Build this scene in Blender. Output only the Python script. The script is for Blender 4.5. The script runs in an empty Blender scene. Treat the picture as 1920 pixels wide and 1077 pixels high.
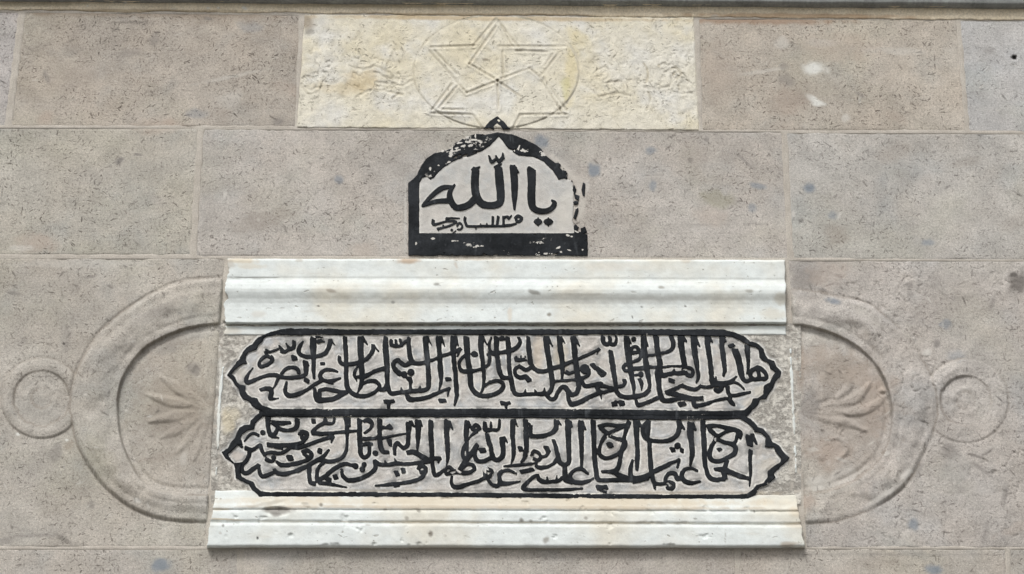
import bpy, math, random
import numpy as np
from mathutils import Vector, Matrix

# ------------------------------------------------------------------ camera, sky, sun, exposure
scene = bpy.context.scene
COL = scene.collection
F_PX = 2700.0
PITCH, ROLL = math.radians(20.0), math.radians(0.25)
DIST = 2.7
CAM = Vector((0.0, -DIST * math.cos(PITCH), 1.62))
TARGET_Z = CAM.z + DIST * math.sin(PITCH)
cam_d = bpy.data.cameras.new("camera")
cam_d.sensor_width = 36.0
cam_d.lens = F_PX / 1920.0 * 36.0
cam_d.clip_end = 500
cam = bpy.data.objects.new("camera", cam_d)
COL.objects.link(cam)
ROT = Matrix.Rotation(math.pi / 2 + PITCH, 3, 'X') @ Matrix.Rotation(ROLL, 3, 'Z')
cam.matrix_world = Matrix.Translation(CAM) @ ROT.to_4x4()
scene.camera = cam

SUN_EL, SUN_AZ = math.radians(48), math.radians(200)     # azimuth clockwise from +Y
world = bpy.data.worlds.new("World")
scene.world = world
world.use_nodes = True
wn, wl = world.node_tree.nodes, world.node_tree.links
bg = wn["Background"]
sky = wn.new("ShaderNodeTexSky")
sky.sky_type = 'NISHITA'
sky.sun_disc = False
sky.sun_elevation = SUN_EL
sky.sun_rotation = SUN_AZ
sky.dust_density = 4.0
hs = wn.new("ShaderNodeHueSaturation")
hs.inputs['Saturation'].default_value = 0.25
wl.new(sky.outputs[0], hs.inputs['Color'])
wl.new(hs.outputs[0], bg.inputs['Color'])
bg.inputs['Strength'].default_value = 0.12
sun_d = bpy.data.lights.new("sun", 'SUN')
sun_d.energy = 1.5
sun_d.angle = math.radians(15)
sun_d.color = (1.0, 0.985, 0.96)
sun = bpy.data.objects.new("sun", sun_d)
COL.objects.link(sun)
to_sun = Vector((math.sin(SUN_AZ) * math.cos(SUN_EL), math.cos(SUN_AZ) * math.cos(SUN_EL), math.sin(SUN_EL)))
sun.rotation_euler = to_sun.to_track_quat('Z', 'Y').to_euler()
vs = scene.view_settings
vs.view_transform = 'Standard'
vs.look = 'None'
vs.gamma = 1.0
vs.exposure = 0.08

# ------------------------------------------------------------------ picture pixel -> point on a plane parallel to the wall
RM = np.array(ROT)
CN = np.array(CAM)


def P(px, py, d):
    """px,py photograph pixels; d = mm proud of the wall face (wall face is Y=0, facing -Y)."""
    px = np.asarray(px, float); py = np.asarray(py, float); d = np.asarray(d, float)
    px, py, d = np.broadcast_arrays(px, py, d)
    v = np.stack([(px - 960) / F_PX, -(py - 538.5) / F_PX, -np.ones_like(px)], -1) @ RM.T
    t = (-d * 0.001 - CN[1]) / v[..., 1]
    return CN + v * t[..., None]


# ------------------------------------------------------------------ numpy noise
def _hash(ix, iy, seed):
    n = (ix * 374761393 + iy * 668265263 + seed * 974634777) & 0xFFFFFFFF
    n = ((n ^ (n >> 13)) * 1274126177) & 0xFFFFFFFF
    n = n ^ (n >> 16)
    return (n & 0xFFFF) / 65535.0


def vnoise(x, y, s, seed=0):
    x = np.asarray(x, float) / s; y = np.asarray(y, float) / s
    ix = np.floor(x).astype(np.int64); iy = np.floor(y).astype(np.int64)
    fx = x - ix; fy = y - iy
    fx = fx * fx * (3 - 2 * fx); fy = fy * fy * (3 - 2 * fy)
    a = _hash(ix, iy, seed); b = _hash(ix + 1, iy, seed)
    c = _hash(ix, iy + 1, seed); d = _hash(ix + 1, iy + 1, seed)
    return (a + (b - a) * fx) * (1 - fy) + (c + (d - c) * fx) * fy - 0.5


def fbm(x, y, s, seed=0, octv=4):
    r = 0; a = 1.0
    for k in range(octv):
        r = r + a * vnoise(x, y, s / 2 ** k, seed + 31 * k); a *= 0.55
    return r


def lin(r, g, b):
    f = lambda c: (c / 255 / 12.92) if c <= 10 else ((c / 255 + 0.055) / 1.055) ** 2.4
    return (f(r), f(g), f(b))


def smooth(e0, e1, x):
    t = np.clip((x - e0) / (e1 - e0), 0, 1)
    return t * t * (3 - 2 * t)


# ------------------------------------------------------------------ materials
class NB:
    def __init__(self, name):
        self.m = bpy.data.materials.new(name); self.m.use_nodes = True
        self.t = self.m.node_tree; self.n = self.t.nodes; self.l = self.t.links
        self.b = self.n["Principled BSDF"]
        self.b.inputs['Specular IOR Level'].default_value = 0.25

    def set(self, s, v):
        if v is None: return
        if hasattr(v, 'is_output'): self.l.new(v, s)
        else:
            if isinstance(v, (int, float)) and hasattr(s.default_value, '__len__'):
                v = (v,) * len(s.default_value) if len(s.default_value) == 3 else (v, v, v, 1)
            elif isinstance(v, tuple) and len(v) == 3 and len(s.default_value) == 4: v = v + (1,)
            s.default_value = v

    def math(self, op, a, b=None, c=None, clamp=False):
        n = self.n.new("ShaderNodeMath"); n.operation = op; n.use_clamp = clamp
        for i, v in enumerate((a, b, c)): self.set(n.inputs[i], v)
        return n.outputs[0]

    def vmath(self, op, a, b=None):
        n = self.n.new("ShaderNodeVectorMath"); n.operation = op
        self.set(n.inputs[0], a); self.set(n.inputs[1], b)
        return n.outputs['Value'] if op in ('LENGTH', 'DISTANCE') else n.outputs[0]

    def mix(self, f, a, b, bt='MIX'):
        n = self.n.new("ShaderNodeMix"); n.data_type = 'RGBA'; n.blend_type = bt
        self.set(n.inputs[0], f); self.set(n.inputs[6], a); self.set(n.inputs[7], b)
        return n.outputs[2]

    def noise(self, vec, scale, detail=3, rough=0.55):
        n = self.n.new("ShaderNodeTexNoise")
        self.set(n.inputs['Vector'], vec); n.inputs['Scale'].default_value = scale
        n.inputs['Detail'].default_value = detail; n.inputs['Roughness'].default_value = rough
        return n.outputs[0]

    def ramp(self, v, a, b, lo=0.0, hi=1.0):
        n = self.n.new("ShaderNodeMapRange"); n.interpolation_type = 'SMOOTHSTEP'
        self.set(n.inputs[0], v)
        for i, q in enumerate((a, b, lo, hi)): n.inputs[i + 1].default_value = q
        return n.outputs[0]

    def coords(self, rnd=True):
        tc = self.n.new("ShaderNodeTexCoord")
        s = self.n.new("ShaderNodeSeparateXYZ"); self.l.new(tc.outputs['Object'], s.inputs[0])
        c = self.n.new("ShaderNodeCombineXYZ")
        zz = self.math('ADD', s.outputs[2], self.math('MULTIPLY', s.outputs[1], 0.7))
        self.l.new(s.outputs[0], c.inputs[0]); self.l.new(zz, c.inputs[1])
        v = c.outputs[0]
        oi = self.n.new("ShaderNodeObjectInfo"); self.oi = oi
        if rnd:
            k = self.n.new("ShaderNodeCombineXYZ")
            self.l.new(self.math('MULTIPLY', oi.outputs['Random'], 17.3), k.inputs[0])
            self.l.new(self.math('MULTIPLY', oi.outputs['Random'], 9.1), k.inputs[1])
            v = self.vmath('ADD', v, k.outputs[0])
        return v

    def attr(self, name):
        n = self.n.new("ShaderNodeAttribute"); n.attribute_name = name
        return n

    def flecks(self, vec, scale, a, b, gate, wob=0.0006, horiz=None):
        """short randomly turned dashes, one at most per Voronoi cell -> mask"""
        nz = self.n.new("ShaderNodeTexNoise"); self.set(nz.inputs['Vector'], vec); nz.inputs['Scale'].default_value = 0.45 / b * 0.5
        nz.inputs['Detail'].default_value = 1
        off = self.vmath('MULTIPLY', self.vmath('SUBTRACT', nz.outputs['Color'], (0.5, 0.5, 0.5)), (wob * 6, wob * 6, 0.0))
        v2 = self.vmath('ADD', vec, off)
        vo = self.n.new("ShaderNodeTexVoronoi"); vo.voronoi_dimensions = '2D'
        self.set(vo.inputs['Vector'], v2); vo.inputs['Scale'].default_value = scale
        loc = self.vmath('SUBTRACT', v2, vo.outputs['Position'])
        sc = self.n.new("ShaderNodeSeparateColor"); self.l.new(vo.outputs['Color'], sc.inputs[0])
        r = self.n.new("ShaderNodeVectorRotate"); r.rotation_type = 'Z_AXIS'
        self.set(r.inputs['Vector'], loc)
        self.set(r.inputs['Angle'], self.math('MULTIPLY', self.math('SUBTRACT', sc.outputs[0], 0.5), 6.283 if horiz is None else horiz))
        size = self.math('ADD', self.math('MULTIPLY', sc.outputs[2], 0.9), 0.45)
        e = self.vmath('LENGTH', self.vmath('MULTIPLY', r.outputs[0], (1 / a, 1 / b, 0.0)))
        e = self.math('DIVIDE', e, size)
        m = self.ramp(e, 0.65, 1.15, 1, 0)
        g = self.ramp(sc.outputs[1], gate - 0.08, gate + 0.25, 0, 1)
        return self.math('MULTIPLY', m, g)

    def bump(self, h, dist, strength=1.0):
        n = self.n.new("ShaderNodeBump"); n.inputs['Strength'].default_value = strength
        n.inputs['Distance'].default_value = dist
        self.set(n.inputs['Height'], h)
        self.l.new(n.outputs[0], self.b.inputs['Normal'])

    def done(self, col, rough=0.85):
        self.set(self.b.inputs['Base Color'], col); self.set(self.b.inputs['Roughness'], rough)
        return self.m


def stained(q, col):
    a = q.attr('stain')
    return q.mix(a.outputs['Alpha'], col, a.outputs['Color'])


def mat_stone():
    q = NB("andesite_ashlar"); v = q.coords()
    base = q.mix(1.0, q.oi.outputs['Color'], (1.115, 1.162, 1.195), 'MULTIPLY')
    big = q.noise(v, 4.5, 4, 0.6); med = q.noise(v, 26, 4, 0.6); fine = q.noise(v, 520, 3, 0.7)
    hue = q.noise(q.vmath('ADD', v, (5.2, 1.7, 0)), 7, 3)
    c = q.mix(q.ramp(hue, 0.38, 0.66), base, q.mix(1.0, base, (1.01, 0.99, 0.97), 'MULTIPLY'))
    c = q.mix(q.ramp(q.noise(q.vmath('ADD', v, (1.2, 8.7, 0)), 9, 3), 0.5, 0.72), c, q.mix(1.0, c, (0.93, 0.96, 0.99), 'MULTIPLY'))
    c = q.mix(q.ramp(q.noise(q.vmath('ADD', v, (7.2, 3.7, 0)), 5, 4, 0.6), 0.46, 0.66, 0, 0.8), c, q.mix(1.0, c, (0.985, 1.0, 0.965), 'MULTIPLY'))
    c = q.mix(1.0, c, q.ramp(q.noise(v, 230, 2, 0.6), 0.25, 0.75, 0.86, 1.14), 'MULTIPLY')
    c = q.mix(1.0, c, q.ramp(big, 0.3, 0.7, 0.88, 1.1), 'MULTIPLY')
    c = q.mix(1.0, c, q.ramp(med, 0.25, 0.75, 0.88, 1.1), 'MULTIPLY')
    c = q.mix(1.0, c, q.ramp(fine, 0.25, 0.75, 0.74, 1.24), 'MULTIPLY')
    dens = q.ramp(q.noise(q.vmath('ADD', v, (3.1, 4.4, 0)), 10, 2), 0.3, 0.62, 0.25, 1.0)
    f1 = q.flecks(v, 110, 0.0034, 0.0010, 0.35)
    f2 = q.flecks(q.vmath('ADD', v, (0.31, 0.77, 0)), 60, 0.0058, 0.0012, 0.62)
    f3 = q.flecks(q.vmath('ADD', v, (0.11, 0.47, 0)), 210, 0.0016, 0.0010, 0.45)
    dark = q.math('MAXIMUM', q.math('MAXIMUM', f1, f2), q.math('MULTIPLY', f3, 0.6))
    dark = q.math('MULTIPLY', dark, dens)
    dn = q.ramp(q.noise(q.vmath('ADD', v, (9.1, 2.2, 0)), 60, 2), 0.35, 0.65, 0.35, 1.0)
    dark = q.math('MULTIPLY', q.math('MULTIPLY', dark, dn), q.oi.outputs['Alpha'])
    c = q.mix(q.math('MULTIPLY', dark, 1.0), c, q.mix(1.0, c, (0.30, 0.285, 0.275), 'MULTIPLY'))
    lt = q.flecks(q.vmath('ADD', v, (0.71, 0.17, 0)), 38, 0.006, 0.0012, 0.8)
    c = q.mix(q.math('MULTIPLY', lt, 0.5), c, lin(205, 200, 192))
    c = stained(q, c)
    h = q.math('ADD', q.math('MULTIPLY', fine, 0.35), q.math('SUBTRACT', q.math('MULTIPLY', med, 0.6), q.math('MULTIPLY', dark, 0.9)))
    q.bump(h, 0.0022, 0.7)
    return q.done(c, 0.9)


def mat_cream():
    q = NB("cream_limestone"); v = q.coords()
    base = lin(226, 221, 205)
    big = q.noise(v, 7, 4); med = q.noise(v, 45, 5, 0.65); fine = q.noise(v, 480, 3, 0.7)
    c = q.mix(q.ramp(big, 0.4, 0.68), base, lin(222, 214, 190))
    c = q.mix(q.ramp(q.noise(q.vmath('ADD', v, (3, 3, 0)), 11, 3), 0.45, 0.7), c, lin(224, 222, 214))
    c = q.mix(1.0, c, q.ramp(med, 0.25, 0.75, 0.84, 1.08), 'MULTIPLY')
    c = q.mix(1.0, c, q.ramp(fine, 0.25, 0.75, 0.86, 1.1), 'MULTIPLY')
    f1 = q.flecks(v, 75, 0.005, 0.0013, 0.6)
    f2 = q.flecks(q.vmath('ADD', v, (0.5, 0.2, 0)), 150, 0.002, 0.0012, 0.55)
    dark = q.math('MAXIMUM', f1, q.math('MULTIPLY', f2, 0.7))
    dark = q.math('MULTIPLY', dark, q.ramp(q.noise(q.vmath('ADD', v, (9, 2, 0)), 18, 3), 0.4, 0.65, 0.15, 1))
    c = q.mix(q.math('MULTIPLY', dark, 0.55), c, lin(128, 120, 104))
    c = stained(q, c)
    h = q.math('SUBTRACT', q.math('ADD', q.math('MULTIPLY', fine, 0.3), q.math('MULTIPLY', med, 1.2)), dark)
    q.bump(h, 0.0026, 0.8)
    return q.done(c, 0.85)


def mat_marble():
    q = NB("whitewashed_marble"); v = q.coords()
    base = lin(227, 233, 231)
    big = q.noise(v, 6, 4); med = q.noise(v, 40, 5, 0.65); fine = q.noise(v, 400, 3, 0.7)
    c = q.mix(q.ramp(big, 0.42, 0.7), base, lin(222, 219, 206))
    c = q.mix(1.0, c, q.ramp(med, 0.25, 0.75, 0.88, 1.05), 'MULTIPLY')
    c = q.mix(1.0, c, q.ramp(fine, 0.25, 0.75, 0.95, 1.03), 'MULTIPLY')
    st = q.vmath('MULTIPLY', v, (0.35, 3.0, 1))
    c = q.mix(q.ramp(q.noise(st, 30, 4, 0.7), 0.56, 0.76, 0, 0.35), c, lin(186, 182, 170))
    f1 = q.flecks(v, 40, 0.0045, 0.0016, 0.72, horiz=1.2)
    f2 = q.flecks(q.vmath('ADD', v, (0.5, 0.2, 0)), 70, 0.0016, 0.0012, 0.72)
    dark = q.math('MAXIMUM', f1, f2)
    dark = q.math('MULTIPLY', dark, q.ramp(q.noise(q.vmath('ADD', v, (9, 2, 0)), 14, 3), 0.4, 0.65, 0.1, 1))
    c = q.mix(q.math('MULTIPLY', dark, 0.6), c, lin(140, 134, 122))
    c = stained(q, c)
    q.bump(q.math('SUBTRACT', q.math('ADD', q.math('MULTIPLY', fine, 0.15), q.math('MULTIPLY', med, 0.8)), dark), 0.0018, 0.6)
    return q.done(c, 0.7)


def mat_paint():
    q = NB("black_oil_paint"); v = q.coords(rnd=False)
    big = q.noise(v, 14, 4); fine = q.noise(v, 260, 4, 0.7); med = q.noise(v, 70, 5, 0.7)
    c = q.mix(q.ramp(big, 0.35, 0.68), lin(24, 27, 30), lin(44, 47, 51))
    q.b.inputs['Specular IOR Level'].default_value = 0.12
    c = q.mix(q.ramp(med, 0.54, 0.72, 0, 0.7), c, lin(66, 69, 72))
    st = q.vmath('MULTIPLY', v, (2.2, 0.5, 1))
    c = q.mix(q.ramp(q.noise(st, 26, 3), 0.6, 0.75, 0, 0.5), c, lin(88, 92, 96))
    c = q.mix(1.0, c, q.ramp(fine, 0.2, 0.8, 0.75, 1.25), 'MULTIPLY')
    w = q.attr('wear').outputs['Fac']
    chip = q.math('ADD', w, q.math('SUBTRACT', q.noise(v, 190, 4, 0.75), 0.5))
    c = q.mix(q.ramp(chip, 0.2, 0.3), c, lin(206, 203, 196))
    q.bump(q.math('ADD', q.math('MULTIPLY', fine, 0.6), med), 0.0011, 0.6)
    return q.done(c, q.ramp(med, 0.3, 0.7, 0.55, 0.8))


def mat_field():
    q = NB("inscription_ground"); v = q.coords(rnd=False)
    big = q.noise(v, 9, 4); med = q.noise(v, 55, 5, 0.65); fine = q.noise(v, 420, 3, 0.7)
    c = q.mix(q.ramp(big, 0.35, 0.65), lin(197, 196, 193), lin(203, 198, 191))
    c = q.mix(q.ramp(q.noise(q.vmath('ADD', v, (4, 1, 0)), 22, 4, 0.6), 0.48, 0.68, 0, 0.8), c, lin(182, 186, 188))
    c = q.mix(1.0, c, q.ramp(med, 0.25, 0.75, 0.78, 1.14), 'MULTIPLY')
    c = q.mix(1.0, c, q.ramp(fine, 0.25, 0.75, 0.84, 1.12), 'MULTIPLY')
    halo = q.attr('halo').outputs['Fac']
    hm = q.math('MULTIPLY', halo, q.ramp(q.noise(v, 85, 3), 0.32, 0.58, 0.2, 1.0))
    c = q.mix(hm, c, lin(234, 233, 227))
    sp = q.attr('spandrel').outputs['Fac']
    rough = q.ramp(q.math('ADD', q.math('MULTIPLY', q.noise(v, 34, 6, 0.75), 0.6), q.math('MULTIPLY', q.noise(v, 130, 4, 0.7), 0.4)), 0.42, 0.58)
    c = q.mix(q.math('MULTIPLY', sp, 0.85), c, q.mix(rough, lin(143, 138, 130), lin(214, 210, 200)))
    sm = q.attr('smudge_shade').outputs['Fac']
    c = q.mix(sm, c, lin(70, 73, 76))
    c = stained(q, c)
    h = q.math('ADD', q.math('MULTIPLY', fine, 0.3), q.math('MULTIPLY', med, 1.0))
    h = q.math('ADD', h, q.math('MULTIPLY', q.math('MULTIPLY', rough, sp), 0.9))
    q.bump(h, 0.0022, 0.7)
    return q.done(c, 0.85)


def mat_simple(name, c0, c1, scale=20, rough=0.9, bump=0.002, st=False):
    q = NB(name); v = q.coords(rnd=False)
    n = q.noise(v, scale, 5, 0.65); f = q.noise(v, scale * 14, 3, 0.7)
    c = q.mix(q.ramp(n, 0.3, 0.7), c0, c1)
    c = q.mix(1.0, c, q.ramp(f, 0.25, 0.75, 0.78, 1.18), 'MULTIPLY')
    if st: c = stained(q, c)
    q.bump(q.math('ADD', n, q.math('MULTIPLY', f, 0.3)), bump, 0.7)
    return q.done(c, rough)


M_STONE, M_CREAM, M_MARBLE, M_PAINT, M_FIELD = mat_stone(), mat_cream(), mat_marble(), mat_paint(), mat_field()
M_MORTAR = mat_simple("lime_mortar", lin(194, 188, 178), lin(176, 169, 159), 30)
M_LEAD = mat_simple("weathered_grey_slab", lin(160, 162, 160), lin(128, 130, 128), 12)
M_LEDGE = mat_simple("tan_ledge_stone", lin(236, 225, 202), lin(216, 203, 178), 16, st=True)
M_PAVE = mat_simple("ground_paving", lin(124, 121, 116), lin(108, 105, 100), 3, bump=0.004)


# ------------------------------------------------------------------ object helpers
def link(name, me, mat, parent=None, origin=None):
    o = bpy.data.objects.new(name, me)
    COL.objects.link(o)
    if mat: me.materials.append(mat)
    if parent: o.parent = parent
    return o


def thing(name, label, cat, loc=(0, 0, 0), group=None):
    o = bpy.data.objects.new(name, None); COL.objects.link(o)
    o.empty_display_size = 0.1
    o.location = loc; o['label'] = label; o['category'] = cat
    if group: o['group'] = group
    return o


def mesh_np(name, co, faces, parent=None, mat=None, attrs=None, smooth_=True, label=None, color=None, fleck=1.0):
    base = np.array(parent_world(parent)) if parent else np.zeros(3)
    me = bpy.data.meshes.new(name)
    co = np.asarray(co, float) - base
    if isinstance(faces, np.ndarray):
        nf, k = faces.shape
        me.vertices.add(len(co)); me.vertices.foreach_set('co', co.astype(np.float32).ravel())
        me.loops.add(nf * k); me.loops.foreach_set('vertex_index', faces.astype(np.int32).ravel())
        me.polygons.add(nf); me.polygons.foreach_set('loop_start', np.arange(0, nf * k, k, dtype=np.int32))
        me.update(calc_edges=True)
    else:
        me.from_pydata(co.tolist(), [], faces)
    me.validate()
    if smooth_: me.polygons.foreach_set('use_smooth', np.ones(len(me.polygons), bool))
    for an, av in (attrs or {}).items():
        av = np.asarray(av, np.float32)
        if av.ndim == 2:
            a = me.attributes.new(an, 'FLOAT_COLOR', 'POINT'); a.data.foreach_set('color', av.ravel())
        else:
            a = me.attributes.new(an, 'FLOAT', 'POINT'); a.data.foreach_set('value', av.ravel())
    o = link(name, me, mat, parent)
    if label: o['label'] = label
    if color: o.color = (*[0.8 * c + 0.2 * m for c, m in zip(color, lin(172, 164, 155))], fleck)
    return o


def parent_world(o):
    v = Vector((0, 0, 0))
    while o is not None:
        v = v + o.location; o = o.parent
    return v


def grid_faces(nr, nc):
    i = np.arange(nr * nc).reshape(nr, nc)
    return np.stack([i[:-1, :-1], i[1:, :-1], i[1:, 1:], i[:-1, 1:]], -1).reshape(-1, 4)


# ------------------------------------------------------------------ stains, a few standing in for shade: (x, y, rx, ry, angle, rgb, strength)
BLUE = lin(126, 136, 146); PALE = lin(206, 203, 196); WHITE = lin(222, 222, 216); BROWN = lin(140, 126, 110)
DARK = lin(60, 56, 52); PINK = lin(176, 160, 147); GREY = lin(128, 124, 120); GREEN = lin(150, 146, 124)
WALL_STAINS = [
    (1088, 380, 13, 46, 0, lin(204, 199, 190), .7), (1060, 318, 26, 8, .75, lin(204, 199, 190), .6), (1040, 296, 16, 6, .6, lin(204, 199, 190), .6), (1100, 350, 6, 14, 0, PALE, .5),
    (935, 484, 180, 2.5, 0, PALE, .6), (760, 410, 3, 74, 0, PALE, .6),
    (330, 765, 95, 150, 0, lin(160, 150, 138), .4), (1590, 765, 90, 150, 0, lin(158, 147, 135), .45), (320, 640, 80, 22, -.3, GREY, .35), (1560, 600, 60, 14, .3, GREY, .35),
    (1016, 266, 15, 13, 0, BLUE, .7), (1115, 320, 13, 14, 0, BLUE, .8), (1218, 282, 12, 8, 0, BLUE, .6),
    (1223, 347, 9, 11, 0, BLUE, .6), (1418, 349, 18, 7, .1, BLUE, .6), (1518, 354, 12, 12, 0, BLUE, .8),
    (1410, 390, 10, 10, 0, BLUE, .5), (1562, 404, 10, 8, 0, BLUE, .5), (1740, 455, 14, 8, 0, BLUE, .6),
    (637, 338, 10, 9, 0, BLUE, .6), (302, 1060, 19, 13, -.3, BLUE, .8), (1752, 1068, 18, 10, 0, BLUE, .8),
    (1712, 984, 11, 12, .5, BLUE, .7), (1772, 608, 12, 10, 0, BLUE, .5), (1563, 565, 16, 7, .2, BLUE, .7),
    (1795, 668, 18, 14, 0, BLUE, .35), (368, 214, 22, 10, 0, BLUE, .35), (470, 50, 26, 12, 0, BLUE, .3),
    (1325, 262, 5, 5, 0, GREY, .6), (1294, 301, 6, 6, 0, GREY, .7),
    (1526, 129, 26, 15, .1, WHITE, .9), (1522, 184, 16, 6, .55, WHITE, .9), (1535, 194, 14, 6, .1, WHITE, .85),
    (1465, 80, 14, 12, 0, PALE, .5), (1545, 80, 30, 9, 0, PALE, .4), (1680, 96, 70, 8, .05, PALE, .35),
    (1425, 135, 60, 4, -.15, PALE, .4), (1586, 222, 8, 8, .6, PALE, .6), (1612, 188, 3, 10, .1, PALE, .6),
    (1470, 125, 12, 8, 0, GREY, .5), (1472, 150, 18, 16, .5, GREY, .45), (1614, 178, 14, 5, .7, GREY, .5),
    (1480, 190, 40, 30, 0, PINK, .4), (1345, 130, 35, 60, 0, PINK, .25), (1400, 38, 190, 9, .01, lin(156, 130, 108), .7),
    (300, 26, 260, 8, .01, BROWN, .5), (600, 480, 600, 2, 0, GREY, .3), (420, 30, 120, 20, 0, BROWN, .3),
    (390, 35, 9, 4, .3, GREY, .6), (250, 42, 40, 3, 0, DARK, .35), (80, 25, 24, 8, 0, BROWN, .6),
    (245, 100, 26, 9, 0, GREY, .4), (290, 75, 9, 16, .4, GREY, .4), (130, 95, 30, 14, 0, GREY, .2), (88, 145, 6, 14, -.4, GREY, .5),
    (522, 228, 12, 10, 0, GREY, .6), (85, 222, 20, 14, 0, PINK, .5), (70, 455, 40, 20, 0, PINK, .5), (320, 230, 15, 6, 0, PINK, .5),
    (425, 190, 30, 14, -.4, PALE, .35), (430, 145, 70, 4, -.2, PALE, .35),
    (224, 302, 10, 5, -.6, GREY, .8), (258, 291, 9, 3, 0, GREY, .7), (40, 465, 30, 6, 0, PALE, .5), (485, 413, 4, 4, 0, PALE, .9),
    (422, 365, 4, 8, .2, PALE, .6), (535, 430, 3, 14, -.5, DARK, .35), (1345, 372, 34, 18, .2, GREEN, .5),
    (1397, 303, 30, 3, .7, GREY, .5), (1488, 402, 4, 7, 0, PALE, .8), (1502, 414, 5, 4, 0, DARK, .5), (1575, 403, 4, 9, .5, PALE, .7),
    (1330, 422, 60, 3, .0, GREY, .3), (1415, 420, 25, 3, 0, GREY, .4), (1510, 488, 40, 4, .02, DARK, .6),
    # course with the reliefs
    (1510, 520, 34, 30, 0, GREY, .6), (1545, 548, 16, 7, .3, GREY, .6), (1705, 535, 10, 6, 0, GREY, .6), (1706, 548, 5, 12, 0, GREY, .4),
    (1908, 530, 22, 24, 0, lin(100, 95, 90), .75), (1900, 515, 8, 5, 0, lin(84, 80, 76), .8), (1860, 570, 4, 18, .2, GREY, .5), (1738, 661, 10, 8, 0, PALE, .8),
    (1757, 645, 7, 9, 0, GREY, .7), (1580, 900, 60, 22, -.4, PALE, .35), (1530, 905, 20, 16, -.4, PALE, .6), (1560, 850, 40, 30, 0, PINK, .5),
    (1505, 940, 26, 24, 0, PINK, .6), (1500, 690, 10, 60, 0, BROWN, .5), (1560, 690, 60, 40, 0, BROWN, .35), (1640, 760, 30, 70, 0, PINK, .35), (1520, 760, 20, 26, 0, GREY, .5),
    (1660, 850, 10, 7, 0, PALE, .7), (1700, 890, 14, 10, -.6, PALE, .7), (1655, 930, 50, 7, -.6, PALE, .5), (1525, 843, 10, 5, 0, PALE, .7), (1578, 863, 16, 4, .3, PALE, .6),
    (1780, 845, 20, 18, 0, GREY, .6), (1715, 885, 12, 24, .6, GREY, .5), (1830, 855, 22, 3, .3, DARK, .5), (1840, 880, 30, 5, .6, GREY, .5), (1852, 848, 14, 3, -.5, DARK, .45),
    (1884, 930, 6, 26, .2, GREY, .5), (1846, 1005, 6, 30, .25, GREY, .4), (1803, 918, 10, 8, 0, GREY, .4),
    (123, 632, 13, 28, 0, GREY, .35), (120, 645, 3, 3, 0, DARK, .9), (170, 947, 9, 10, 0, GREY, .5), (300, 585, 60, 14, -.4, GREY, .35), (105, 850, 14, 18, .3, GREY, .5),
    (130, 835, 10, 12, .5, BROWN, .4), (25, 550, 18, 3, .2, GREY, .5), (170, 520, 14, 2, -.2, GREY, .6), (235, 500, 5, 3, 0, DARK, .5), (40, 640, 12, 5, -.5, GREY, .3),
    (120, 1012, 20, 6, .5, DARK, .4), (60, 1005, 50, 4, -.05, GREY, .4), (90, 998, 60, 12, 0, GREY, .25), (10, 1015, 18, 8, 0, GREY, .4),
    (35, 814, 5, 4, 0, WHITE, .9), (125, 825, 4, 3, 0, WHITE, .9), (258, 938, 8, 5, .3, PALE, .8), (365, 692, 14, 12, 0, GREY, .6), (330, 765, 60, 60, 0, BROWN, .25),
    (300, 790, 50, 40, 0, GREY, .25), (280, 780, 5, 3, 0, PALE, .6), (160, 740, 4, 3, 0, PALE, .7), (237, 770, 4, 3, 0, PALE, .8), (350, 620, 60, 8, 0, PALE, .25), (250, 640, 6, 3, -.5, PALE, .6),
    (190, 870, 30, 60, -.5, GREEN, .25), (345, 860, 6, 16, .2, PALE, .4), (60, 480, 200, 4, 0, GREY, .35), (150, 495, 150, 8, 0, PALE, .25),
    (1901, 108, 4.5, 4.5, 0, lin(20, 19, 18), 1), (1855, 95, 10, 8, 0, GREY, .4), (1700, 1040, 300, 3, 0, GREY, .3),
]
STREAKS = random.Random(5)
for _k in range(130):       # worm-like hair cracks and pits scattered over the reliefs
    _x, _y = STREAKS.uniform(1490, 1900), STREAKS.uniform(510, 1010)
    WALL_STAINS.append((_x, _y, STREAKS.uniform(3, 11), STREAKS.uniform(1.2, 2.2), STREAKS.uniform(-1.6, 1.6), DARK if STREAKS.random() < .55 else PALE, STREAKS.uniform(.3, .65)))
for _k in range(80):
    _x, _y = STREAKS.uniform(0, 400), STREAKS.uniform(495, 1020)
    WALL_STAINS.append((_x, _y, STREAKS.uniform(3, 10), STREAKS.uniform(1.2, 2.2), STREAKS.uniform(-1.6, 1.6), DARK if STREAKS.random() < .6 else PALE, STREAKS.uniform(.3, .6)))
for _k in range(90):
    _x, _y = STREAKS.uniform(0, 1920), STREAKS.uniform(40, 480)
    WALL_STAINS.append((_x, _y, STREAKS.uniform(3, 9), STREAKS.uniform(1.2, 2.0), STREAKS.uniform(-1.0, 1.0), DARK, STREAKS.uniform(.35, .65)))
for _k in range(70):       # broad soft weathering
    WALL_STAINS.append((STREAKS.uniform(-60, 1980), STREAKS.uniform(30, 1080), STREAKS.uniform(16, 70), STREAKS.uniform(8, 30), STREAKS.uniform(-.5, .5), STREAKS.choice((lin(190, 184, 178), lin(150, 140, 130), lin(180, 164, 150), lin(160, 160, 156))), STREAKS.uniform(.15, .4)))


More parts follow.
